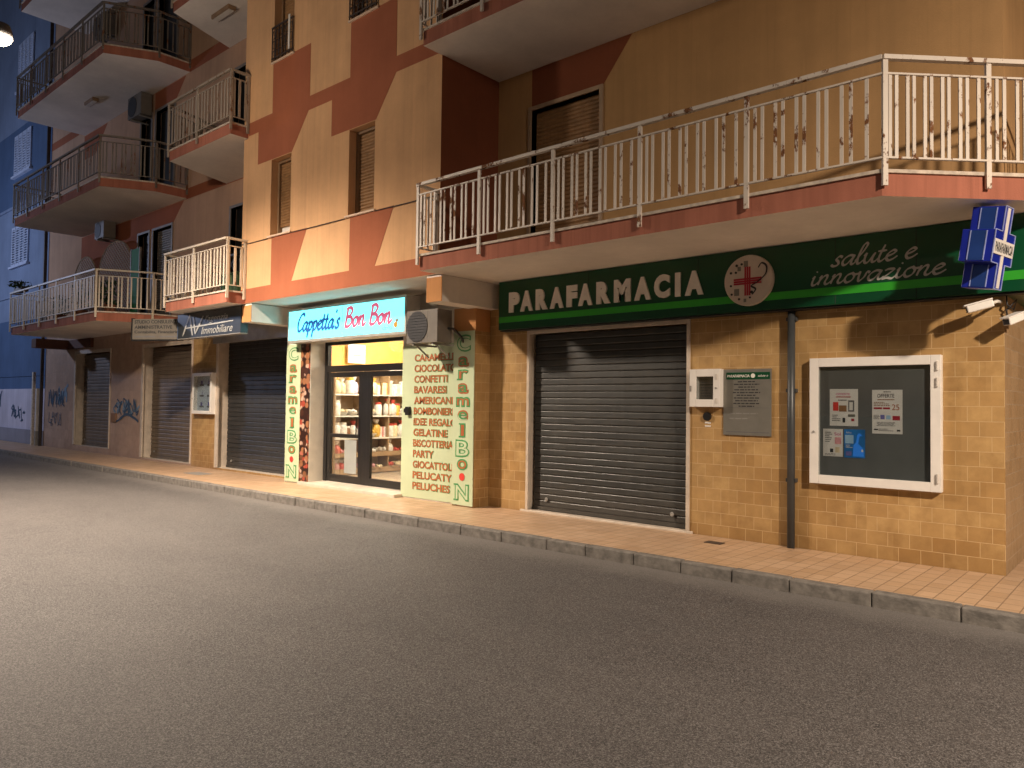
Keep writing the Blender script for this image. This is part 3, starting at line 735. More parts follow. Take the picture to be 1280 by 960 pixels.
for xa, xb in ((XB0 + .02, -11.12), (-10.36, -8.79), (-8.01, XB1 - .01)): mb.tube([(xa, YB - .012, 4.515), ((xa + xb) / 2, YB - .012, 4.508), (xb, YB - .012, 4.512)], .008, 'iron', 6)
build('facade_cable', mb, bld)

# ------------------------------------------------------------------ signs
sg = thing('pharmacy_sign', (-3.1, 0, 2.65), 'long dark green fascia sign reading PARAFARMACIA above the grey roller shutter', 'shop sign')
mb = MB(); mb.box(-6.35, .20, -.18, -.004, 2.66, 3.372, 'green'); mb.box(.004, .20, .0, 3.2, 2.66, 3.372, 'green')
for x in (-4.72, -3.1, -1.5, -.72): mb.box(x, x + .008, -.182, -.17, 2.665, 3.368, 'dark')
mb.box(-6.345, .195, -.15, -.01, 2.64, 2.658, 'dark')
build('sign_panel', mb, sg, bev=.004)
mb = MB(); mb.box(-6.345, .202, -.184, -.176, 2.765, 2.85, 'lime'); mb.box(.195, .203, -.17, 3.1, 2.765, 2.85, 'lime'); build('stripe', mb, sg)
mb = MB()
for ch, a, b in (('P', -6.13, -5.93), ('A', -5.91, -5.68), ('R', -5.62, -5.41), ('A', -5.36, -5.13), ('F', -5.07, -4.89), ('A', -4.87, -4.64), ('R', -4.57, -4.35), ('M', -4.29, -4.04), ('A', -3.98, -3.74), ('C', -3.69, -3.47), ('I', -3.395, -3.325), ('A', -3.26, -3.02)):
    put_text(mb, ch, a, b, 2.905, 3.20, -.205, .024, 'letters', off=.058 if ch in 'AC' else .072)
build('lettering', mb, sg)
mb = MB(); script(mb, 'salute e', -1.53, -.72, 3.07, .098, -.186, .030, 'silver'); build('lettering', mb, sg); mb = MB(); script(mb, 'innovazione', -1.76, -.47, 2.885, .095, -.186, .029, 'silver'); build('lettering', mb, sg)
mb = MB(); mb.lathe([(.285, 0), (.292, .012), (.292, .05)], (-2.445, -.23, 3.01), 'disc', 40, 'y'); dsc = build('emblem_disc', mb, sg)
mb = MB(); cx, cz = -2.45, 3.0
for dx in (-.026, -.0, .026): mb.box(cx + dx - .010, cx + dx + .010, -.234, -.228, cz - .165, cz + .165, 'red')
for dz in (-.026, -.0, .026): mb.box(cx - .165, cx + .165, -.2365, -.2300, cz + dz - .010, cz + dz + .010, 'red')
stroke(mb, spline([(cx + .13, cz + .14), (cx + .17, cz + .19), (cx + .225, cz + .15), (cx + .215, cz + .06), (cx + .12, cz - .02), (cx + .05, cz - .06), (cx + .10, cz - .10), (cx + .06, cz - .16)]), .022, -.240, 'ink', contrast=.5)
rd = random.Random(2)
for a, b, r in ((-.13, .19, .016), (-.07, .2, .014), (-.2, .11, .015), (-.14, .11, .014), (-.2, -.04, .013), (-.19, -.14, .013), (-.1, -.2, .014), (.05, -.13, .018), (.03, -.19, .012)):
    mb.lathe([(r, 0), (r, .006)], (cx + a, -.236, cz + b), 'ink', 8, 'y')
for a, b, w, h in ((-.02, .2, .05, .07), (-.1, .15, .04, .05), (-.13, -.12, .06, .08), (-.03, -.22, .03, .04)): mb.box(cx + a - w / 2, cx + a + w / 2, -.2335, -.229, cz + b - h / 2, cz + b + h / 2, 'plaque')
build('emblem', mb, dsc)

# illuminated pharmacy cross
def cross():
    root = thing('pharmacy_cross', (-.02, -.62, 2.98), 'royal blue box cross projecting over the pavement by the building corner', 'pharmacy cross')
    cxx, cy, cz = -.03, -.70, 2.985
    rot = Matrix.Rotation(R(-9), 3, Vector((.35, 1, 0)).normalized() * -1) @ Matrix.Rotation(R(-7), 3, 'Z')
    def W(u, v, w): return Vector((cxx, cy, cz)) + rot @ Vector((u, v, w))   # u thickness, v arm width, w up
    T, A, H, B = .128, .265, .355, .098
    AH = .138
    def obx(mb, u0, u1, v0, v1, w0, w1, m):
        vs = [W(u, v, w) for w in (w0, w1) for v in (v0, v1) for u in (u0, u1)]
        mb.add(vs, [(0, 2, 3, 1), (4, 5, 7, 6), (0, 1, 5, 4), (2, 6, 7, 3), (0, 4, 6, 2), (1, 3, 7, 5)], m)
    mb = MB(); o = [(-B, -H), (B, -H), (B, -AH), (A, -AH), (A, AH), (B, AH), (B, H), (-B, H), (-B, AH), (-A, AH), (-A, -AH), (-B, -AH)]
    n = len(o); vs = [W(T, v, w) for v, w in o] + [W(-T, v, w) for v, w in o]
    mb.add(vs, [tuple(range(n)), tuple(range(n, 2 * n))[::-1]] + [((i + 1) % n, i, n + i, n + (i + 1) % n) for i in range(n)], 'cross')
    build('cross_body', mb, root, bev=.006)
    mb = MB(); e = .004
    for v, w0, w1 in ((-B, AH + .012, H - .012), (-A, -AH + .012, AH - .012), (-B, -H + .012, -AH - .012)):
        obx(mb, -T * .42, T * .48, v - e, v, w0, w1, 'crosspanel')
        for u in (-T * .46, T * .52): obx(mb, u - .004, u + .004, v - e * 1.6, v, w0, w1, 'trimblue')
        build('side_panel', mb, root); mb = MB()
    mb = MB(); obx(mb, T, T + e, -.035, .035, -H + .01, H - .01, 'white'); obx(mb, T, T + e * 2, -A + .01, A - .01, -.062, .062, 'white')
    for i in range(n):
        (a, b), (c, d) = o[i], o[(i + 1) % n]; mb.bar(W(T + .002, a, b), W(T + .002, c, d), .007, .007, 'trimblue')
    build('face_stripe', mb, root)
    mb = MB(); tv, tf = txt('PARAFARMACIA', .02, .5); u0 = min(v[0] for v in tv); u1 = max(v[0] for v in tv); h = max(v[1] for v in tv)
    mb.add([W(T + e * 2.2 + .001 * c, -A + .03 + (a - u0) / (u1 - u0) * (2 * A - .06), -.04 + b / h * .08) for a, b, c in tv], tf, 'ink'); build('lettering', mb, root)
    mb = MB(); mb.bar((cxx - .02, cy + .25, cz + .03), (cxx - .02, -.182, cz + .03), .05, .05, 'grey'); build('bracket', mb, root); mb = MB(); mb.bar((cxx - .02, cy + .25, cz - .1), (cxx - .02, -.182, cz - .1), .05, .05, 'grey'); build('bracket', mb, root)
cross()

# backlit sweet shop sign
sc_ = thing('sweet_shop_sign', (-9.55, -.3, 2.66), 'glowing cyan lightbox sign with blue and red script above the sweet shop door', 'shop sign')
ys = -.55
mb = MB(); mb.box(-11.46, -8.02, ys, -.26, 2.665, 3.30, 'alu'); build('sign_case', mb, sc_, bev=.006)
mb = MB(); mb.box(-11.41, -9.735, ys - .004, ys - .0005, 2.715, 3.255, 'cyan'); mb.box(-9.72, -8.07, ys - .004, ys - .0005, 2.715, 3.255, 'cyan'); build('backlit_face', mb, sc_)
mb = MB(); yt = ys - .008
script(mb, "Cappetta's", -11.13, -9.80, 2.87, .16, yt, .060, 'signblue', slant=.25, contrast=.35); build('lettering', mb, sc_); mb = MB()
script(mb, 'Bon Bon', -9.64, -8.38, 2.87, .165, yt, .066, 'signred', slant=.2, contrast=.35)
build('lettering', mb, sc_)
mb = MB(); put_text(mb, 'dolci', -8.60, -8.36, 2.76, 2.83, yt, .002, 'brownprint', shear=.2); mb.lathe([(.05, 0), (.05, .003)], (-8.27, yt - .001, 2.83), 'sweet_gold', 14, 'y'); mb.lathe([(.03, 0), (.03, .003)], (-8.24, yt - .001, 2.90), 'brownprint', 12, 'y'); build('small_logo', mb, sc_)

# estate agent sign
ag = thing('estate_agent_sign', (-13.35, -.9, 2.85), 'dark slate sign with large silver letters AV under the small balcony', 'shop sign')
mb = MB(); mb.box(-14.64, -12.03, -1.2, -1.05, 2.855, 3.365, 'navy'); mb.box(-14.67, -14.62, -1.195, -1.05, 2.85, 3.37, 'bluegrad'); mb.box(-14.63, -12.03, -1.21, -1.05, 2.835, 2.853, 'grey')
build('sign_panel', mb, ag, bev=.005)
mb = MB(); y = -1.205
def ln(p, q, w, k): stroke(mb, spline([p, q]), w, y - .0012 * k, 'silver', contrast=0)
ln((-14.40, 2.90), (-14.10, 3.33), .05, 0); ln((-14.10, 3.33), (-13.96, 2.90), .06, 1); ln((-13.93, 3.28), (-13.84, 2.92), .06, 2); ln((-13.84, 2.92), (-13.50, 3.27), .045, 3); ln((-14.28, 3.06), (-12.30, 3.10), .028, 4)
put_text(mb, "l'agenzia", -13.45, -12.52, 3.11, 3.27, y, .003, 'silver', shear=.35); put_text(mb, 'Immobiliare', -13.58, -12.33, 2.90, 3.05, y, .003, 'silver', shear=.3)
build('lettering', mb, ag)
# consultancy sign, turned towards the street
cs = thing('consultancy_sign', (-15.1, -1.3, 2.85), 'white sign of black text lines turned beside the dark AV sign', 'shop sign')
a = Vector((-14.68, -1.12, 0)); d = Vector((-.857, -.515, 0)); n_ = Vector((.515, -.857, 0))
mb = MB(); P_ = lambda s, w, z: a + d * s + n_ * w + Vector((0, 0, z))
def ob(mb, s0, s1, w0, w1, z0, z1, m):
    vs = [P_(s, w, z) for z in (z0, z1) for w in (w0, w1) for s in (s0, s1)]
    mb.add(vs, [(0, 1, 3, 2), (4, 6, 7, 5), (0, 4, 5, 1), (2, 3, 7, 6), (0, 2, 6, 4), (1, 5, 7, 3)], m)
ob(mb, 0, 1.15, -.08, 0, 2.86, 3.30, 'acbody'); ob(mb, -.02, 1.18, -.085, .006, 2.83, 2.858, 'dark'); ob(mb, 1.152, 1.18, -.08, .006, 2.858, 3.32, 'dark'); build('sign_panel', mb, cs)
mb = MB()
for body, z0, z1, s0, s1 in (('STUDIO CONSULENZA', 3.20, 3.275, .03, 1.10), ('AMMINISTRATIVE', 3.085, 3.16, .20, 1.10), ('Contabilita, Finanziaria', 2.98, 3.05, .06, 1.10)):
    tv, tf = txt(body, .015, .5); u0 = min(v[0] for v in tv); u1 = max(v[0] for v in tv); v0 = min(v[1] for v in tv); v1 = max(v[1] for v in tv)
    mb.add([P_(s1 - (p - u0) / (u1 - u0) * (s1 - s0), .003 + .002 * c, z0 + (q - v0) / (v1 - v0) * (z1 - z0)) for p, q, c in tv], tf, 'ink')
ob(mb, .06, .5, .002, .004, 2.905, 2.93, 'inkgrey'); ob(mb, .6, 1.1, .002, .004, 2.905, 2.93, 'inkgrey')
build('lettering', mb, cs)

# sweet shop panels
def vertical(root, x0, x1, y, sc):
    zs = [('C', 2.36, 2.60, 1), ('a', 2.13, 2.27, 0), ('r', 1.93, 2.07, 1), ('a', 1.72, 1.86, 0), ('m', 1.52, 1.65, 1), ('e', 1.31, 1.45, 0), ('l', 1.06, 1.25, 1), ('B', .76, 1.00, 1), ('o', .56, .71, 1), ('N', .10, .33, 1)]
    w = x1 - x0
    for ch, z0, z1, g in zs:
        mb = MB(); mb2 = MB()
        k = .62 if ch in 'CBNm' else (.46 if ch not in 'l' else .2); a, b = x0 + w * (.5 - k / 2), x0 + w * (.5 + k / 2)
        put_text(mb, ch, a - .012, b + .012, z0 - .012, z1 + .012, y, .003, 'letgreen' if g else 'letorange', off=.05)
        put_text(mb2, ch, a + .012, b - .012, z0 + .012, z1 - .012, y - .003, .003, 'ltgreen' if ch in 'CBN' else ('letorange' if g else 'letgreen'), off=.0)
        if ch in 'lrN':
            for zz in (z0 - .012, z1 - .010) if ch != 'r' else (z0 - .012,): mb.box(a - .035, a + .055, y - .004, y + .002, zz, zz + .022, 'letgreen')
        lt = build('letter', mb, root); build('letter_fill', mb2, lt)
    mb2 = MB(); mb2.lathe([(.058, 0), (.058, .004)], ((x0 + x1) / 2, y - .004, .45), 'brightred', 18, 'y')
    build('red_dot', mb2, root)
pr = thing('vertical_sign_panel', (-6.9, -.34, 0), 'pale green upright panel lettered downwards on the pillar nearest the grey shutter', 'sign panel', 'upright sweet shop panels')
mb = MB(); mb.box(-7.13, -6.685, -.346, -.336, .02, 2.665, 'ltgreen'); build('panel', mb, pr); vertical(pr, -7.13, -6.685, -.350, 1)
pl = thing('vertical_sign_panel', (-11.6, -.32, 0), 'pale green upright panel lettered downwards beside the dark shutter and the printed chocolate strip', 'sign panel', 'upright sweet shop panels')
mb = MB(); mb.box(-11.83, -11.34, -.326, -.314, .02, 2.66, 'ltgreen'); build('panel', mb, pl); vertical(pl, -11.83, -11.34, -.330, 1)
one('chocolate_print_strip', MB().box(-11.335, -11.035, -.326, -.314, .03, 2.66, 'choc'), 'narrow dark strip printed with chocolates at the edge of the sweet shop doorway', 'sign panel')
wp = thing('product_list_panel', (-7.8, -.25, 0), 'pale green panel listing sweets in orange capitals next to the glass door', 'sign panel')
mb = MB(); mb.box(-8.44, -7.146, -.252, -.243, .02, 2.50, 'ltgreen'); build('panel', mb, wp)
wl_ = ['CARAMELLE', 'CIOCOLATO', 'CONFETTI', 'BAVARESI', 'AMERICANI', 'BOMBONIERE', 'IDEE REGALO', 'GELATINE', 'BISCOTTERIA', 'PARTY', 'GIOCATTOLI', 'PELUCATY', 'PELUCHES']
lens = [1.02, 1.04, .84, .82, .98, 1.04, 1.06, .86, 1.0, .52, 1.0, .98, .94]
for i, (wd, ln_) in enumerate(zip(wl_, lens)):
    mb = MB(); mb2 = MB(); z = 2.24 - i * .173; xa = -8.13 - .01 * i / 13
    put_text(mb, wd, xa - .006, xa + ln_ * .93 + .012, z - .008, z + .118, -.256, .002, 'letgreen', off=.034); put_text(mb2, wd, xa, xa + ln_ * .93, z, z + .112, -.259, .002, 'letorange', off=.022)
    le = build('word', mb2, wp); build('letter_edge', mb, le)

# ------------------------------------------------------------------ fittings on the walls
def bulletin(name, x0, x1, z0, z1, y0, y1, fr, label, cat, back, glz=True, hinge=True):
    t = thing(name, ((x0 + x1) / 2, y1, z0), label, cat)
    mb = MB()
    for a, b, c, d in ((x0, x0 + fr, z0, z1), (x1 - fr, x1, z0, z1), (x0 + fr, x1 - fr, z1 - fr, z1), (x0 + fr, x1 - fr, z0, z0 + fr)): mb.box(a, b, y0, y1 - .002, c, d, 'white')
    build('frame', mb, t, bev=.005)
    build('backing', MB().box(x0 + fr, x1 - fr, y1 - .03, y1 - .003, z0 + fr, z1 - fr, back), t)
    if glz: build('glass_pane', MB().box(x0 + fr, x1 - fr, y0 + .008, y0 + .013, z0 + fr, z1 - fr, 'glass' if back == 'palesheet' else 'boardglass'), t)
    if hinge:
        for zc in (z1 - (z1 - z0) * .08, z1 - (z1 - z0) * .2, z0 + (z1 - z0) * .10): build('hinge', MB().tube([(x1 - .03, y0 - .012, zc - .045), (x1 - .03, y0 - .012, zc + .045)], .012, 'offwhite'), t)
        build('lock', MB().lathe([(.012, -.012), (.012, .0)], (x0 + fr * .5, y0, (z0 + z1) / 2 - .12), 'grey', 10, 'y'), t)
    return t
bulletin('notice_board', -1.80, -.52, .74, 2.10, -.085, 0, .095, 'large white framed notice board with slate backing on the ochre tiles', 'notice board', 'boardgrey')
yp = -.034
def poster(x0, x1, z0, z1, label, paint, base='paper'):
    mb = MB().box(x0, x1, yp, yp + .003, z0, z1, base); paint(mb); return one('poster', mb, label, 'poster', 'posters in the notice board')
def pa(mb):
    w = lambda a: -1.6 + .29 * a; h = lambda b: 1.765 - .39 * b; y = yp - .0015
    put_text(mb, 'OFFERTE', w(.22), w(.72), h(.17), h(.11), y, .001, 'pink', off=.01); mb.box(w(.22), w(.75), y, yp, h(.23), h(.205), 'red')
    mb.box(w(.12), w(.31), y, yp, h(.60), h(.36), 'brightred'); mb.box(w(.33), w(.60), y, yp, h(.62), h(.45), 'brownprint'); mb.box(w(.66), w(.87), y, yp, h(.62), h(.31), 'inkgrey'); mb.box(w(.70), w(.82), y - .001, y - .0004, h(.58), h(.36), 'paper')
    dashes(mb, w(.08), w(.40), h(.9), h(.7), y, 4, 'inkgrey', 3); mb.box(w(.65), w(.9), y, yp, h(.76), h(.69), 'plaque'); mb.box(w(.46), w(.55), y, yp, h(.92), h(.79), 'ink'); mb.box(w(.77), w(.87), y, yp, h(.88), h(.81), 'red'); dashes(mb, w(.3), w(.7), h(.34), h(.28), y, 1, 'inkgrey', 9)
poster(-1.60, -1.31, 1.37, 1.765, 'white poster with a red block and brown picture, upper one nearer the drainpipe', pa)
def pb(mb):
    w = lambda a: -1.17 + .29 * a; h = lambda b: 1.755 - .455 * b; y = yp - .0015
    dashes(mb, w(.3), w(.7), h(.07), h(.03), y, 1, 'ink', 1, True); put_text(mb, 'OFFERTE', w(.17), w(.74), h(.18), h(.09), y, .001, 'inkgrey', off=.02); mb.box(w(.18), w(.74), y, yp, h(.235), h(.215), 'brownprint')
    put_text(mb, '25', w(.66), w(.9), h(.46), h(.33), y, .001, 'letorange'); dashes(mb, w(.06), w(.6), h(.38), h(.27), y, 3, 'brownprint', 4); mb.box(w(.06), w(.33), y, yp, h(.44), h(.40), 'red'); mb.box(w(.37), w(.6), y, yp, h(.44), h(.40), 'red')
    mb.box(w(.28), w(.42), y, yp, h(.67), h(.57), 'purple'); mb.box(w(.47), w(.62), y, yp, h(.67), h(.58), 'ltblue'); mb.box(w(.68), w(.92), y, yp, h(.69), h(.59), 'red'); dashes(mb, w(.05), w(.27), h(.68), h(.57), y, 4, 'inkgrey', 5); dashes(mb, w(.12), w(.8), h(.83), h(.73), y, 4, 'inkgrey', 6, True); mb.box(w(.06), w(.2), y, yp, h(.92), h(.89), 'ink'); mb.box(w(.82), w(.93), y, yp, h(.94), h(.9), 'ink'); dashes(mb, w(.22), w(.7), h(.95), h(.88), y, 2, 'inkgrey', 8)
poster(-1.17, -.88, 1.30, 1.755, 'tall white poster with red and violet boxes pinned alone on the slate board', pb)
def pc(mb):
    w = lambda a: -1.67 + .205 * a; h = lambda b: 1.335 - .295 * b; y = yp - .0015
    put_text(mb, 'Sol', w(.58), w(.9), h(.24), h(.12), y, .001, 'pink', off=.01); mb.box(w(.6), w(.93), y, yp, h(.55), h(.30), 'sweet_pink'); dashes(mb, w(.1), w(.5), h(.5), h(.1), y, 6, 'inkgrey', 12); mb.box(w(.36), w(.52), y, yp, h(.86), h(.72), 'ink'); mb.box(w(.62), w(.85), y, yp, h(.86), h(.66), 'sweet_cream'); dashes(mb, w(.1), w(.9), h(.98), h(.89), y, 2, 'inkgrey', 13)
poster(-1.67, -1.465, 1.04, 1.335, 'small white and pink leaflet beside the blue leaflet', pc)
def pd(mb):
    w = lambda a: -1.45 + .21 * a; h = lambda b: 1.335 - .30 * b; y = yp - .0015
    mb.polyxz([(w(.42), h(.95)), (w(.45), h(.55)), (w(.58), h(.45)), (w(.62), h(.2)), (w(.72), h(.12)), (w(.9), h(.22)), (w(.74), h(.24)), (w(.68), h(.5)), (w(.9), h(.65)), (w(.96), h(.95))], y, .001, 'signblue'); mb.box(w(.05), w(.45), y, yp, h(.5), h(.2), 'ltblue'); put_text(mb, 'blu', w(.12), w(.34), h(.14), h(.08), y, .001, 'paper'); mb.box(w(.08), w(.36), y - .002, y - .0012, h(.93), h(.78), 'purple'); dashes(mb, w(.08), w(.42), h(.66), h(.54), y, 3, 'paper', 3); mb.box(w(.83), w(.92), y - .002, y - .0012, h(.78), h(.7), 'paper')
poster(-1.45, -1.24, 1.035, 1.335, 'blue leaflet with a pale figure low on the board', pd, 'blueprint')

bx = bulletin('meter_cabinet', -3.24, -2.84, 1.555, 2.01, -.11, 0, .09, 'small white wall cabinet with a grey window beside the grey shutter', 'wall cabinet', 'plaque', True, False)
mb = MB(); dashes(mb, -3.13, -2.98, 1.67, 1.90, -.034, 7, 'inkgrey', 3); mb.box(-3.14, -2.96, -.036, -.032, 1.82, 1.828, 'ink'); build('dial_marks', mb, bx)
mb = MB(); mb.box(-2.90, -2.875, -.118, -.108, 1.88, 1.95, 'offwhite'); mb.box(-2.90, -2.875, -.118, -.108, 1.60, 1.66, 'offwhite'); mb.lathe([(.012, -.01), (.012, 0)], (-2.89, -.11, 1.78), 'grey', 10, 'y'); mb.box(-3.235, -3.215, -.12, -.108, 1.74, 1.81, 'grey'); build('latch', mb, bx)
pq = thing('hours_plaque', (-2.55, 0, 1.22), 'grey metal plaque with a green header strip beside the white wall cabinet', 'plaque')
build('plate', MB().box(-2.84, -2.255, -.022, -.003, 1.225, 2.005, 'plaque'), pq, bev=.004)
mb = MB(); mb.box(-2.80, -2.27, -.026, -.020, 1.885, 1.965, 'green'); put_text(mb, 'PARAFARMACIA', -2.785, -2.51, 1.908, 1.94, -.029, .002, 'letters', off=.01); mb.lathe([(.026, 0), (.026, .004)], (-2.47, -.029, 1.925), 'letters', 16, 'y'); put_text(mb, "salute e", -2.41, -2.29, 1.912, 1.938, -.029, .002, 'letters', shear=.3); build('header', mb, pq)
mb = MB(); dashes(mb, -2.72, -2.38, 1.55, 1.87, -.0245, 10, 'ink', 21, True, .4); mb.box(-2.80, -2.28, -.024, -.021, 1.55, 1.553, 'inkgrey'); mb.box(-2.80, -2.28, -.024, -.021, 1.262, 1.27, 'inkgrey'); dashes(mb, -2.76, -2.34, 1.38, 1.5, -.0235, 2, 'grey', 5, False, .15); build('lettering', mb, pq)
db = thing('door_bell', (-3.05, 0, 1.4), 'round black bell push with a pale sticker under the white wall cabinet', 'door bell')
build('push_button', MB().lathe([(.05, -.03), (.052, -.015), (.052, 0)], (-3.05, -.003, 1.44), 'black', 20, 'y'), db); mb = MB(); mb.box(-3.085, -3.05, -.006, -.002, 1.355, 1.375, 'white'); mb.box(-3.045, -3.01, -.006, -.002, 1.352, 1.372, 'white'); mb.box(-3.085, -3.01, -.006, -.002, 1.315, 1.332, 'white'); build('sticker', mb, db)
dp = thing('drainpipe', (-2.01, 0, 0), 'slim dark grey drainpipe standing upright against ochre tiles below the green sign', 'drainpipe')
build('pipe', MB().tube([(-2.01, -.06, .0), (-2.01, -.06, 2.66)], .042, 'pipe', 12), dp, smooth=True)
for z in (.75, 1.75, 2.55): build('clip', MB().box(-2.065, -1.955, -.075, -.002, z - .02, z + .02, 'pipe'), dp)
# poster case on the pillar between two shutters
pcse = bulletin('poster_case', -16.18, -15.24, 1.25, 2.20, -.13, 0, .075, 'white framed poster case hung on the pillar between two roller shutters', 'poster case', 'palesheet')
mb = MB(); rd = random.Random(4)
for i in range(3):
    for j in range(2):
        x = -15.98 + j * .36; z = 1.43 + i * .25; mb.box(x, x + .2, -.034, -.031, z - .03, z + .01, 'inkgrey'); mb.box(x + .05 + .06 * (i % 2), x + .13 + .06 * j, -.0345, -.0312, z + .01, z + .09, 'purple')
build('printed_sheet', mb, pcse)

# air conditioners
def aircon(x0, x1, y0, y1, z0, z1, label, pipes=True):
    t = thing('air_conditioner', ((x0 + x1) / 2, y1, z0), label, 'air conditioner', 'outdoor air conditioning units')
    mb = MB(); mb.box(x0, x1, y0, y1, z0, z1, 'acbody'); mb.box(x0 + (x1 - x0) * .68, x0 + (x1 - x0) * .685, y0 - .003, y0 + .01, z0 + .02, z1 - .02, 'inkgrey'); build('casing', mb, t, bev=.014)
    w, h = x1 - x0, z1 - z0; cx, cz, r = x0 + w * .35, z0 + h * .5, h * .47
    mb = MB(); mb.lathe([(r, -.010), (r, .0)], (cx, y0 + .002, cz), 'ink', 28, 'y')
    for k in range(1, 7): mb.lathe([(r * k / 6.4 + .004, -.018), (r * k / 6.4 + .004, -.012)], (cx, y0 - .002 * 0, cz), 'dark' if k % 2 else 'inkgrey', 28, 'y') if False else None
    for k in range(11):
        zz = cz - r + 2 * r * (k + .5) / 11; hw = math.sqrt(max(r * r - (zz - cz) ** 2, 0)); mb.box(cx - hw, cx + hw, y0 - .017, y0 - .011, zz - .003, zz + .003, 'ink')
    build('fan_grille', mb, t)
    for xx in (x0 + w * .18, x0 + w * .82):
        mb = MB(); mb.bar((xx, y0 + .02, z0 - .018), (xx, y1 + .22, z0 - .018), .035, .03, 'grey'); mb.bar((xx, y1 + .05, z0 - .2), (xx, y0 + .1, z0 - .03), .02, .02, 'grey') if pipes else None
        build('bracket', mb, t)
    if pipes: build('hose', MB().tube([(x1, y1 - .08, z0 + h * .45), (x1 + .08, y1 - .04, z0 + h * .42), (x1 + .1, y1 + .1, z0 + h * .2), (x1 + .09, y1 + .22, z0 - .05)], .018, 'black'), t)
aircon(-7.71, -7.02, -.80, -.50, 2.475, 2.975, 'beige outdoor air conditioner with dark grille above the orange word list')
aircon(-21.62, -20.98, -.44, -.12, 6.06, 6.52, 'air conditioner hung on the terracotta wall above the arched cane trellises', False)
aircon(-19.75, -18.92, -.36, -.08, 9.03, 9.60, 'grey air conditioner tucked up under a balcony soffit beside a dark window', False)
aircon(-22.3, -21.5, -.40, -.08, 12.0, 12.6, 'air conditioner in the gloom behind the highest visible railing', False)

# security cameras and small fittings
def cctv(p, d, label):
    t = thing('security_camera', p, label, 'security camera', 'security cameras'); p = Vector(p); d = Vector(d).normalized()
    build('camera_body', MB().bar(p, p + d * .22, .075, .07, 'white'), t, bev=.01); mb = MB().bar(p + d * .01 + Vector((0, 0, .042)), p + d * .25 + Vector((0, 0, .042)), .085, .012, 'white'); build('sunshield', mb, t)
    build('lens', MB().bar(p + d * .221, p + d * .226, .055, .05, 'dark'), t); build('arm', MB().tube([p + d * .05, p + Vector((.02, .06, .02)), (p.x + .03, -.003 if p.x < 0 else p.y + .1, p.z + .03)], .016, 'offwhite'), t)
cctv((-.06, -.20, 2.56), (-1, -.28, -.28), 'white bullet camera on the ochre tiles beneath the blue cross')
cctv((.13, -.02, 2.44), (-.45, -1, -.35), 'pale camera fixed round the building corner below the green sign')
one('cable_bundle', MB().tube([(.02, -.03, 2.64), (.03, -.06, 2.55), (.08, -.05, 2.5), (.10, -.01, 2.60), (.02, -.04, 2.50), (.035, -.03, 2.40)], .008, 'black', 6), 'loose black cables curling at the building corner under the green sign', 'cable')
bl = thing('dome_lamp', (-8.0, 0, 3.27), 'small round white lamp beside the end of the cyan sign', 'lamp'); build('globe', MB().lathe([(.01, -.07), (.045, -.055), (.06, -.02), (.06, .02), (.04, .05)], (-7.83, -.14, 3.2), 'white', 14, 'y'), bl, smooth=True); build('mount', MB().box(-7.86, -7.80, -.10, -.003, 3.17, 3.23, 'grey'), bl)
bz = thing('alarm_box', (-8.3, -.25, 1.4), 'small black key switch box on the pale green panel by the door', 'switch box'); build('case', MB().box(-8.30, -8.21, -.31, -.253, 1.36, 1.50, 'black'), bz, bev=.006); build('cover', MB().box(-8.36, -8.305, -.285, -.253, 1.40, 1.47, 'black'), bz, bev=.006)
def soffit_lamp(x, y, z, L, w, label):
    t = thing('soffit_lamp', (x, y, z), label, 'ceiling light', 'unlit strip lights under balconies'); build('housing', MB().box(x - L / 2, x + L / 2, y - w / 2, y + w / 2, z - .09, z - .003, 'woodframe'), t, bev=.008)
    mb = MB(); mb.box(x - L / 2 + .03, x + L / 2 - .03, y - w / 2 + .03, y + w / 2 - .03, z - .105, z - .09, 'offwhite'); build('diffuser', mb, t)
soffit_lamp(-13.55, -.91, ZS + 2 * ST, .72, .17, 'brown strip light under the topmost small balcony next to the bay'); soffit_lamp(-20.75, -.92, ZS + 2 * ST, .6, .16, 'unlit strip light under a long balcony above the air conditioner')

# things on the far balconies
def trellis(x0, x1, zt, label):
    t = thing('trellis', ((x0 + x1) / 2, -.2, ZF), label, 'trellis', 'arched cane trellises'); z0 = ZF + .01; r = min((x1 - x0) / 2, .8); zc = zt - r; cx = (x0 + x1) / 2; y = -.22; hw = (x1 - x0) / 2
    arch = [(x0, y, z0)] + [(cx - hw * math.cos(a), y, zc + r * math.sin(a)) for a in [math.pi * k / 14 for k in range(15)]] + [(x1, y, z0)]
    build('frame', MB().tube(arch, .022, 'wicker', 6), t)
    mb = MB(); st = .115
    def inside(x, z): return x0 < x < x1 and z0 < z and (z < zc or ((x - cx) / hw) ** 2 + ((z - zc) / r) ** 2 < 1)
    for s in (1, -1):
        c = -3.0
        while c < 7:
            run = []
            for i in range(60):
                x = x0 + (x1 - x0) * i / 59; z = z0 + c + s * (x - x0) * .75
                if inside(x, z): run.append((x, y + .006 * s, z))
            if len(run) > 1: mb.bar(run[0], run[-1], .035, .006, 'wicker', up=(0, 1, 0)) if False else mb.bar(run[0], run[-1], .006, .032, 'wicker')
            c += st
    build('lattice', mb, t)
trellis(-21.85, -19.55, 5.92, 'arched cane trellis next to the green screen on the lowest long balcony'); trellis(-24.0 + .2, -22.0, 5.75, 'arched cane trellis standing away from the green screen, next to another trellis')
gs = thing('folding_screen', (-18.9, -.35, ZF), 'bright green upright screen on the lowest long balcony beside a doorway', 'screen'); mb = MB(); mb.box(-19.28, -18.75, -.36, -.33, ZF + .03, 5.48, 'greenfab'); build('panel', mb, gs); mb = MB()
for x in (-19.29, -18.77): mb.box(x, x + .03, -.37, -.32, ZF + .01, 5.50, 'greyframe')
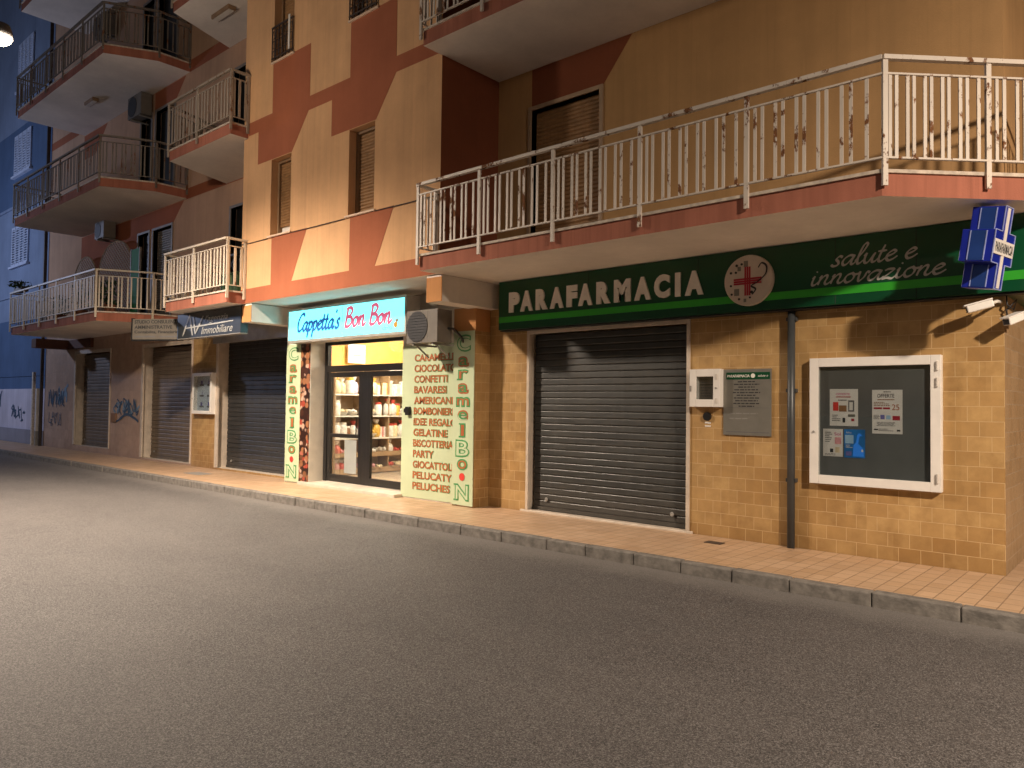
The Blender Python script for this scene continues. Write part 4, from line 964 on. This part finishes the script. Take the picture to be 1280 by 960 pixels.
build('frame', mb, gs)
def leaves(mb, c, r, h, n, seed, m='leaf'):
    rd = random.Random(seed)
    for i in range(n):
        a = rd.uniform(0, 6.28); q = r * math.sqrt(rd.random()); p = Vector((c[0] + q * math.cos(a), c[1] + q * math.sin(a), c[2] + h * rd.random())); u = Vector((rd.uniform(-1, 1), rd.uniform(-1, 1), rd.uniform(-.3, 1))).normalized(); v = u.cross(Vector((rd.random(), rd.random(), .3))).normalized(); s = rd.uniform(.05, .1)
        mb.add([p - u * s, p + v * s * .4, p + u * s, p - v * s * .4], [(0, 1, 2, 3)], m)
def potplant(x, y, z, s, label, seed):
    t = thing('potted_plant', (x, y, z), label, 'potted plant', 'potted plants on the balcony'); build('pot', MB().lathe([(.09 * s, 0), (.13 * s, .2 * s), (.14 * s, .24 * s)], (x, y, z), 'pot', 14), t)
    mb = MB(); leaves(mb, (x, y, z + .26 * s), .2 * s, .5 * s, 110, seed); build('foliage', mb, t); build('stem', MB().tube([(x, y, z + .2 * s), (x + .02, y, z + .45 * s)], .012, 'iron', 5), t)
potplant(-18.35, -1.2, ZF + .01, 1.1, 'leafy potted plant behind railings in front of the green screen', 1); potplant(-20.6, -1.1, ZF + .01, 1.3, 'bushy potted plant behind railings below the larger trellis', 2); potplant(-21.6, -1.25, ZF + .01, 1.0, 'low potted plant behind railings of the lowest long balcony', 3)
fb = thing('flower_box', (-23.4, -1.72, 4.5), 'dark flower box hooked on the end of the lowest long balcony railing', 'flower box'); build('trough', MB().box(-23.75, -23.05, -1.80, -1.62, 4.58, 4.70, 'iron'), fb); mb = MB(); leaves(mb, (-23.4, -1.72, 4.70), .26, .18, 80, 9); build('foliage', mb, fb)
ch = thing('plastic_chair', (-23.0, -1.1, ZF), 'pale plastic chair at the far end of the lowest long balcony', 'chair'); build('seat', MB().box(-23.22, -22.8, -1.3, -.9, ZF + .42, ZF + .45, 'offwhite'), ch); build('backrest', MB().box(-23.22, -22.8, -.92, -.89, ZF + .45, ZF + .85, 'offwhite'), ch)
for x in (-23.2, -22.84):
    for y in (-1.28, -.94): build('leg', MB().box(x, x + .03, y, y + .03, ZF + .008, ZF + .42, 'offwhite'), ch)
gb = thing('storage_box', (-13.2, -.6, ZF), 'dark green box on the small balcony next to the bay', 'storage box'); build('bin', MB().box(-13.0, -12.35, -1.12, -.75, ZF + .01, ZF + .42, 'leaf'), gb, bev=.01); build('lid', MB().box(-13.02, -12.33, -1.14, -.73, ZF + .422, ZF + .46, 'leaf'), gb, bev=.008)
fs_ = thing('folding_stool', (-12.7, -.93, ZF + .46), 'black folding stool with crossed legs on the green box', 'stool'); mb = MB()
for y in (-1.06, -.80):
    for s in (1, -1): build('leg', MB().bar((-12.68 - s * .17, y, ZF + .462), (-12.68 + s * .17, y, ZF + .80), .03, .03, 'black'), fs_)
build('seat', MB().box(-12.88, -12.48, -1.09, -.77, ZF + .80, ZF + .835, 'black'), fs_)

# pipes at the building end
one('downpipe', MB().tube([(X0 - .06, -.08, .0), (X0 - .06, -.08, 15.5)], .055, 'iron', 10), 'dark downpipe running the full height of the far end of the apartment block', 'drainpipe')
t = thing('wall_pipe', (-27.25, -.1, 0), 'white plastic pipe at the foot of the dark downpipe', 'drainpipe'); build('pipe', MB().tube([(-27.22, -.09, .0), (-27.22, -.09, 1.9)], .06, 'offwhite', 10), t); build('shoe', MB().tube([(-27.22, -.09, .0), (-27.22, -.09, .48)], .075, 'grey', 10), t)
one('marker_post', MB().box(-27.62, -27.50, -.16, -.08, -.0, 2.45, 'lip'), 'pale slim post beside the white washed wall', 'post')

# ------------------------------------------------------------------ the blue building next door
bb = thing('blue_building', (-38, .3, 0), 'blue plastered building with white shutters beyond the apartment block', 'building')
yb = .3
bwins = [(-31.9, -29.95, 6.52, 8.0), (-31.9, -29.95, 9.98, 11.5), (-31.75, -29.98, 13.2, 15.0), (-36.9, -35.0, 6.52, 8.0), (-36.9, -35.0, 9.98, 11.5), (-36.9, -35.0, 13.2, 15.0)]
mb = MB().wall(-60, -26.9, 4.49, 8.75, yb, .15, bwins[0::3], 'blueplaster'); mb.wall(-60, -26.9, 8.75, 11.8, yb, .15, bwins[1::3], 'bluedark'); mb.wall(-60, -26.9, 11.8, 18, yb, .15, bwins[2::3], 'blueplaster'); mb.wall(-60, -26.9, 2.38, 4.49, yb, .15, [], 'bluedark')  # dark bands put the wall's shadow zones into its colour
mb.add([(-26.9, yb, 0), (-26.9, 12, 0), (-26.9, 12, 18), (-26.9, yb, 18)], [(0, 1, 2, 3)], 'blueplaster')
build('wall', mb, bb)
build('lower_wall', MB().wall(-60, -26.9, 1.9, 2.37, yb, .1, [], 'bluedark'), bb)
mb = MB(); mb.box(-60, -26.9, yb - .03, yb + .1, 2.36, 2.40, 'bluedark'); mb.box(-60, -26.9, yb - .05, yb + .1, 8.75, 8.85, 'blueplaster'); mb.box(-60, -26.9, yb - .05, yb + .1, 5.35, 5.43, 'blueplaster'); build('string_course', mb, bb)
mb = MB(); mb.box(-60, -27.0, .02, yb - .002, -.05, .48, 'greybase'); mb.box(-60, -27.0, .10, yb - .002, .48, 1.9, 'whitewash' if 'whitewash' in M else 'whitewall'); build('plinth', mb, bb)
mb = MB(); scribble(mb, -33.1, -31.9, .85, 1.85, .094, 'graf', 5, .06, 3); scribble(mb, -30.7, -29.1, .75, 1.35, .094, 'graf', 6, .06, 14); scribble(mb, -36, -34.4, .8, 1.7, .094, 'graf', 6, .07, 33); build('graffiti', mb, bb)
for x0, x1, z0, z1 in bwins:
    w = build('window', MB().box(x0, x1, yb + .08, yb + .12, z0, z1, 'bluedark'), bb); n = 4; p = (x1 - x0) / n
    for i in range(n):
        mb = MB(); a, b = x0 + p * i + .02, x0 + p * (i + 1) - .02
        for q, r_ in ((a, a + .07), (b - .07, b)): mb.box(q, r_, yb - .06, yb - .02, z0, z1, 'blueshut')
        for q, r_ in ((z0, z0 + .09), (z1 - .09, z1)): mb.box(a + .07, b - .07, yb - .06, yb - .02, q, r_, 'blueshut')
        k = int((z1 - z0 - .18) / .09)
        for j in range(k): zc = z0 + .09 + (z1 - z0 - .18) * (j + .5) / k; mb.bar((a + .07, yb - .04, zc), (b - .07, yb - .04, zc), .045, .035, 'blueshut')
        build('shutter', mb, w)
    build('sill', MB().box(x0 - .1, x1 + .1, yb - .12, yb + .08, z0 - .08, z0 - .004, 'blueshut'), w)

# ------------------------------------------------------------------ sweets and shelves in the shop
su = thing('shelving_unit', (-11.8, 2.3, .05), 'wooden wall shelves full of sweets inside the lit shop', 'shelves')
sx0, sx1, sy0, sy1 = -12.02, -11.66, .72, 3.9
levels = [.30, .72, 1.14, 1.56, 2.0]
levels = [.08, .42, .80, 1.27, 1.72]
mb = MB()
for y in (sy0, 1.42, 2.12, 2.9, sy1): mb.box(sx0, sx1 - .01, y - .012, y + .012, .055, 2.28, 'shelfwood')
build('upright', mb, su)
for z in levels + [2.28]: build('shelf', MB().box(sx0, sx1, sy0 - .012, sy1 + .012, z - .014, z + .014, 'shelfwhite' if z > .75 else 'shelfwood'), su)
mb = MB(); mb.box(sx0, sx0 + .01, sy0, sy1, .06, 2.27, 'shelfwood'); build('back_panel', mb, su)
for z, s in ((.42, .09), (.08, .10)):
    mb = MB(); mb.box(sx1, sx1 + .015, sy0, sy1, z, z + s, 'shelfwood'); build('front_board', mb, su)
def proto_bag(m1, m2):
    b = MB(); b.lathe([(.055, 0), (.068, .04), (.070, .12), (.055, .17), (.018, .20)], (0, 0, 0), m1, 10, sq=.6); o1 = b
    k = MB(); k.lathe([(.020, .199), (.030, .212), (.048, .255), (.05, .26)], (0, 0, 0), m2, 10); return o1, k
def proto_jar(m1, m2):
    b = MB(); b.lathe([(.055, 0), (.06, .02), (.06, .15), (.045, .175)], (0, 0, 0), m1, 14); k = MB(); k.lathe([(.05, .174), (.05, .205)], (0, 0, 0), m2, 14); return b, k
def proto_box(m1, m2):
    b = MB(); b.box(-.05, .05, -.065, .065, 0, .15, m1); k = MB(); k.box(-.052, .052, -.012, .012, -.0, .152, m2); k.box(-.012, .012, -.067, .067, .0, .153, m2); return b, k
def proto_tray(m1, m2):
    b = MB(); b.lathe([(.07, 0), (.11, .05), (.115, .055)], (0, 0, 0), m2, 14); k = MB(); rd = random.Random(1)
    for i in range(12): a = rd.uniform(0, 6.28); q = .08 * rd.random(); k.lathe([(.01, 0), (.028, .015), (.03, .035), (.012, .052)], (q * math.cos(a), q * math.sin(a), .045 + .02 * rd.random()), m1, 7)
    return b, k
kinds = {'sweet_bag': (proto_bag, ('bag', 'bow')), 'sweet_jar': (proto_jar, ('jar', 'lid')), 'gift_box': (proto_box, ('box', 'ribbon')), 'sweet_tray': (proto_tray, ('bowl', 'sweets'))}
cache = {}
names = {'sweet_white': 'white', 'sweet_cream': 'cream', 'sweet_pink': 'pink', 'sweet_red': 'red', 'sweet_gold': 'golden', 'sweet_lilac': 'lilac', 'sweet_brown': 'brown'}
nouns = {'sweet_bag': 'tied bag of sweets', 'sweet_jar': 'lidded jar of sweets', 'gift_box': 'ribboned box of sweets', 'sweet_tray': 'shallow bowl of wrapped sweets'}
shelfname = ['lowest shelf', 'second shelf up', 'middle shelf', 'second shelf down', 'topmost shelf']
def sweet(kind, m1, m2, x, y, z, s, rz, lv):
    key = (kind, m1, m2)
    if key not in cache:
        r = thing(kind, (0, 0, 0), '', kind.replace('_', ' ')); a, b = kinds[kind][0](m1, m2); p = build(kinds[kind][1][0], a, r, smooth=kind != 'gift_box'); q = build(kinds[kind][1][1], b, r); cache[key] = (r, p, q); root = r
    else:
        r0, p, q = cache[key]; root = r0.copy(); COL.objects.link(root)
        for c in (p, q):
            k = c.copy(); COL.objects.link(k); k.parent = root
    root.location = (x, y, z); root.scale = (s, s, s); root.rotation_euler = (0, 0, rz)
    root['label'] = '%s %s on the %s inside the sweet shop' % (names[m1], nouns[kind], shelfname[lv]); root['group'] = '%s %ss on the %s' % (names[m1], nouns[kind].split(' of')[0], shelfname[lv]); root['category'] = {'sweet_bag': 'bag', 'sweet_jar': 'jar', 'gift_box': 'box', 'sweet_tray': 'bowl'}[kind]
rd = random.Random(12)
for lv, z in enumerate(levels):
    y = sy0 + .12
    while y < 2.85:
        if lv in (0, 1): kind = rd.choice(('sweet_tray', 'sweet_bag', 'sweet_tray')); m1 = rd.choice(('sweet_white', 'sweet_cream', 'sweet_pink', 'sweet_red')); m2 = 'shelfwood' if kind == 'sweet_tray' else 'sweet_white'
        elif lv == 4: kind = rd.choice(('gift_box', 'sweet_bag', 'sweet_jar')); m1 = rd.choice(('sweet_white', 'sweet_lilac', 'sweet_gold', 'sweet_cream')); m2 = rd.choice(('sweet_white', 'sweet_gold'))
        else: kind = rd.choice(('sweet_bag', 'gift_box', 'sweet_jar', 'sweet_tray')); m1 = rd.choice(('sweet_white', 'sweet_white', 'sweet_cream', 'sweet_lilac', 'sweet_brown', 'sweet_gold')); m2 = rd.choice(('sweet_white', 'sweet_red')) if kind != 'sweet_tray' else 'sweet_white'
        s = {'gift_box': 1.25, 'sweet_bag': 1.15, 'sweet_jar': 1.2, 'sweet_tray': 1.15}[kind] * rd.uniform(1.0, 1.4)
        if abs(y - 1.42) < .09 or abs(y - 2.12) < .09: y += .1
        top = (levels + [2.28])[lv + 1] - z
        s = min(s, (top - .05) / .27 if kind == 'sweet_bag' else 1.7)
        sweet(kind, m1, m2, -11.80 + rd.uniform(-.04, .05), y, z + .015, s, rd.uniform(-.4, .4) if kind == 'gift_box' else rd.uniform(0, 6), lv)
        y += .118 + rd.uniform(0, .04) if kind != 'sweet_tray' else .235
one('price_notice', MB().box(-10.42, -10.06, .05, .054, .24, .86, 'paper'), 'white paper price notice taped low inside the glass door', 'notice')
mb = MB(); mb.box(-11.98, -11.94, 1.22, 1.66, 2.40, 2.80, 'white'); mb.box(-11.938, -11.934, 1.34, 1.54, 2.56, 2.58, 'inkgrey'); one('wall_card', mb, 'white card with a small line of print on the yellow shop wall', 'card')

# bits on the pavement
one('drain_cover', MB().box(-2.86, -2.66, -.46, -.33, .002, .008, 'iron'), 'small rusty drain cover in the pavement by the grey shutter', 'drain cover')
one('shadow_patch', MB().box(-14.75, -14.1, -.95, -.62, .002, .008, 'grey'), 'thin grey patch standing for a shadow on the pavement by the pillar', 'drain cover')  # grey plate painting a shadow onto the pavement

# ------------------------------------------------------------------ street lamps
lampm = thing('street_lamp', (-10.9, -9.9, 0), 'lit street lamp whose arm hangs over the road opposite the bay', 'street lamp', 'lit street lamps')
hx, hy, hz = -10.78, -5.5, 6.42
build('pole', MB().tube([(hx, -9.9, -.12), (hx, -9.9, 4), (hx, -9.9, 6.6)], [.09, .075, .055], 'lampbody', 12), lampm)
build('arm', MB().tube([(hx, -9.9, 6.5), (hx, -9.3, 6.95), (hx, -7.5, 6.98), (hx, hy - .3, 6.62)], .035, 'lampbody', 10), lampm)
build('lamp_head', MB().lathe([(.05, .20), (.12, .17), (.15, .08), (.16, .0)], (hx, hy, hz + .06), 'lampbody', 18), lampm, smooth=True)
build('lens', MB().lathe([(.145, .0), (.13, -.04), (.08, -.08), (.02, -.095)], (hx, hy, hz + .05), 'lampglow', 18), lampm, smooth=True)
parts = [o for o in bpy.data.objects if o.parent == lampm]
def copy_lamp(dx, dy, dz, label):
    r = lampm.copy(); COL.objects.link(r); r['label'] = label
    for p in parts:
        c = p.copy(); COL.objects.link(c); c.parent = r
    r.location = (lampm.location.x + dx, lampm.location.y + dy, dz); return r
copy_lamp(6.8 - hx, -6.2 - hy, .40, 'lit street lamp over the road past the blue cross')
def lamp(name, loc, w, col, size=.2, spot=None):
    ld = bpy.data.lights.new(name, 'SPOT' if spot else 'POINT'); ld.energy = w; ld.color = col; ld.shadow_soft_size = size
    if spot: ld.spot_size = R(spot[0]); ld.spot_blend = spot[1]
    o = bpy.data.objects.new(name, ld); COL.objects.link(o); o.location = loc
    if spot: o.rotation_euler = spot[2]
    return o
WARM = (1.0, .815, .645)
lamp('street_lamp_light', (hx, hy, hz - .12), 390, WARM)
lamp('street_lamp_light', (hx, hy, hz - .12), 7200, WARM, .2, (168, .9, (R(-4), 0, 0)))
lamp('street_lamp_light', (6.8, -6.2, 6.7), 260, WARM)
lamp('street_lamp_light', (6.8, -6.2, 6.7), 8300, WARM, .2, (160, 1, (R(33), 0, 0)))
lamp('added_cool_light', (-31.5, -6.8, 6.6), 1250, (.58, .68, 1.0), .3)  # added unseen light without a fitting, tints the far left blue

# ------------------------------------------------------------------ world, camera, view
w = bpy.data.worlds.new('World'); S.world = w; w.use_nodes = True
nt = w.node_tree; bg = nt.nodes['Background']; sky = nt.nodes.new('ShaderNodeTexSky'); sky.sky_type = 'NISHITA'; sky.sun_disc = False
sky.sun_elevation = R(-3); sky.sun_rotation = R(200); nt.links.new(sky.outputs[0], bg.inputs['Color']); bg.inputs['Strength'].default_value = .20

yaw, pitch, roll, f = 7.22996954e-01, 2.77917973e-02, 1.26496619e-02, 939.36
d = Vector((-math.sin(yaw) * math.cos(pitch), math.cos(yaw) * math.cos(pitch), math.sin(pitch)))
r = Vector((math.cos(yaw), math.sin(yaw), 0)); u = r.cross(d)
r2, u2 = r * math.cos(roll) + u * math.sin(roll), -r * math.sin(roll) + u * math.cos(roll)
cd = bpy.data.cameras.new('camera'); cd.sensor_width = 36; cd.lens = f / 1280 * 36; cd.clip_end = 600; cd.clip_start = .05
cam = bpy.data.objects.new('camera', cd); COL.objects.link(cam)
m4 = Matrix(((r2.x, u2.x, -d.x, 1.206), (r2.y, u2.y, -d.y, -8.424), (r2.z, u2.z, -d.z, 1.55), (0, 0, 0, 1)))
cam.matrix_world = m4; S.camera = cam
S.view_settings.view_transform = 'Standard'; S.view_settings.look = 'None'; S.view_settings.gamma = 1; S.view_settings.use_curve_mapping = False
S.view_settings.exposure = 0
S.cycles.max_bounces = 6; S.cycles.use_denoising = True; S.cycles.sample_clamp_indirect = 6
